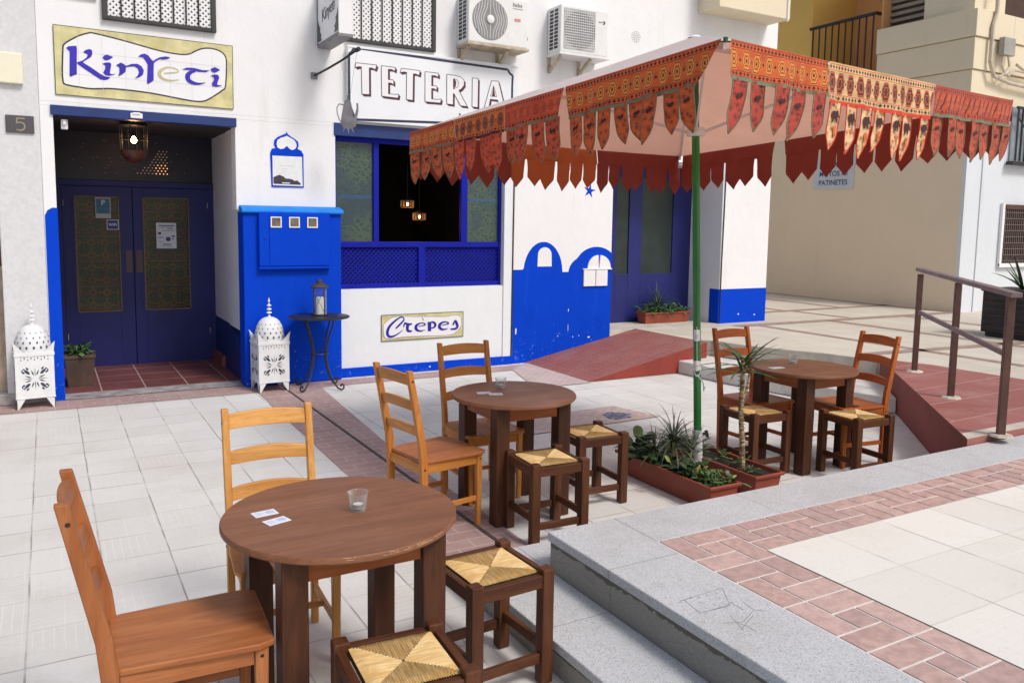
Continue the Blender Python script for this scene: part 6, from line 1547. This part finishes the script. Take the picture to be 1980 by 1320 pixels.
def trims(spots, pt, wav, bandh, m, kind=0, dark=None):
    """bound edges of the tongues and the printed motif on each"""
    mb = MB(); me_ = MB()
    for k, (c_, w_, l_, sw, cu) in enumerate(spots):
        path = []
        for sd_ in (-1, 1):
            pts = []
            for j in range(10):
                q = j/9; half = w_/2*(1-.10*q if q < .65 else (1-.10*q)*max(.03, 1-((q-.65)/.35)**1.5))
                s = c_+sd_*half+sw*q*q
                pts.append(pt(s, bandh-.004+l_*q, 0, wav(c_, bandh)+cu*q*q+.006*q*(1 if k % 2 else -1)+.004*math.sin(q*9+k*2)*q-.0005))
            mb.tube(pts, .0028, 4)
        if dark:
            q0 = .30
            def mp(a, b): return pt(c_+a*w_+sw*q0*q0, bandh+l_*(q0+b), 0, wav(c_, bandh)+cu*q0*q0+.0035)
            if kind == 'elephant':
                poly = [(-.30,-.05),(-.24,-.12),(-.05,-.14),(.08,-.12),(.16,-.16),(.28,-.13),(.33,-.05),(.40,.0),(.34,.02),(.27,-.01),(.20,.0),(.18,.10),(.08,.10),(.07,.03),(-.08,.03),(-.10,.10),(-.22,.10),(-.23,.02),(-.30,.0)]
                me_.add([mp(a, b) for a, b in poly], [tuple(range(len(poly)))])
                poly = [(-.18,.18),(.0,.15),(.18,.18),(.12,.36),(.05,.42),(.0,.36),(-.05,.42),(-.12,.36)]
                me_.add([mp(a*.8, b*1.0+.02) for a, b in poly], [tuple(range(len(poly)))], 1)
            else:
                poly = [(-.22,.0),(-.1,-.06),(.0,-.03),(.12,-.08),(.24,-.02),(.14,.03),(.02,.02),(-.08,.06)]
                me_.add([mp(a, b) for a, b in poly], [tuple(range(len(poly)))])
    mm = [m]+(list(dark) if isinstance(dark, list) else [dark])
    o_ = len(mb.v); mb.v += me_.v; mb.f += [tuple(i+o_ for i in f) for f in me_.f]; mb.m += [i+1 for i in me_.m]
    obj('printed_tongue_trim', mb, mm, um, world=True, fix=False)
M_motif = simple('printed_motif', (.05,.012,.014), .8, .2); M_motif2 = simple('printed_flower', (.55,.13,.04), .8, .3, 60)
# side 3 runs left corner -> near corner, side 0 runs near corner -> right corner
P_ = section(3, .0, .21, C_orange, 4, .155, .235, swing=(.0,.05)); trims(*P_, M_tape, 0, M_motif)
P_ = section(3, .212, .412, C_orange2, 4, .155, .24, tape=simple('maroon_tape', (.09,.012,.02), .8, .1), swing=(.0,.04), tmat=C_red)
P_ = section(3, .413, .612, C_red, 4, .155, .235, swing=(-.02,.03), b1=.04); trims(*P_, M_tape, 0, M_motif)
P_ = section(3, .617, .996, C_orange, 8, .175, .225, swing=(-.03,.06), b0=.03, b1=.13, wfac=.88); trims(*P_, M_tape, 0, M_motif)
P_ = section(0, .008, .270, C_orange, 5, .17, .24, tmat=C_wine, tape=M_tapeg, swing=(-.09,-.01), b0=-.01, wfac=.72); trims(*P_, M_tapeg, 0, M_motif)
P_ = section(0, .272, .642, C_cream, 7, .20, .25, tape=M_redt, swing=(-.07,-.03), b1=.04, wfac=.66, tmat=M_creamt, out=.018); trims(*P_, M_redt, 'elephant', [M_motif, M_motif2])
P_ = section(0, .648, 1.0, C_crim, 7, .17, .245, tape=M_tapeg, swing=(-.06,-.01), wfac=.74); trims(*P_, M_tapeg, 0, M_motif)
# far sides seen from behind
IN = dict(tape=None, inner=True, wfac=.93, bandh=.13, tl=.235)
section(2, .0, .36, M_mar, 7, name='unlit_maroon_valance', swing=(0,.03), **IN)
section(2, .362, .68, M_rust, 6, name='backlit_rust_valance', **IN)
section(2, .68, 1.0, M_mar, 6, name='unlit_maroon_valance', **IN)
section(1, .0, .605, M_mar, 11, name='unlit_maroon_valance', b1=.02, **IN)
section(1, .635, .99, M_mar, 6, name='unlit_maroon_valance', b0=.02, **IN)
# cord with inline plug hanging down the pole
ec = empty('extension_cord', 'white cord with a plug and coiled lead taped to the green pole', 'cord', tuple(pole(.8)))
q = Vector((-.022,-.024,0))
mb = MB(); mb.tube([pole(2.4)+q, pole(1.9)+q*1.05, pole(1.4)+q, pole(1.10)+q*1.05], .0022, 6); obj('dark_lead', mb, simple('dark_lead', (.05,.08,.05), .6, .1), ec, world=True, smooth=True)
mb = MB(); mb.tube([pole(1.10)+q*1.1, pole(.98)+q*1.3, pole(.86)+q*1.2], .0028, 6)
mb.tube([pole(.80)+q*1.3+Vector((.03*math.sin(a)+.005, .0, .05*math.cos(a))) for a in [i*.5 for i in range(13)]], .005, 6)
mb.tube([pole(.76)+q, pole(.70)+Vector((.03,-.03,0)), pole(.64)+Vector((.035,-.03,0)), pole(.67)+Vector((.045,-.03,0))], .005, 6); obj('cord', mb, simple('white_cord', (.7,.7,.68), .5, .03), ec, world=True, smooth=True)
mb = MB(); mb.beam(pole(1.08)+q*1.5, pole(1.0)+q*1.5, .035, .03); obj('plug', mb, M_wax, ec, world=True, bev=.006); mb = MB(); mb.beam(pole(.86)+q*1.6, pole(.79)+q*1.6, .045, .035); obj('socket', mb, M_wax, ec, world=True, bev=.006)
mb = MB(); mb.beam(pole(1.05)+q*2.15, pole(1.02)+q*2.15, .015, .004); obj('socket_mark', mb, M_print, ec, world=True)
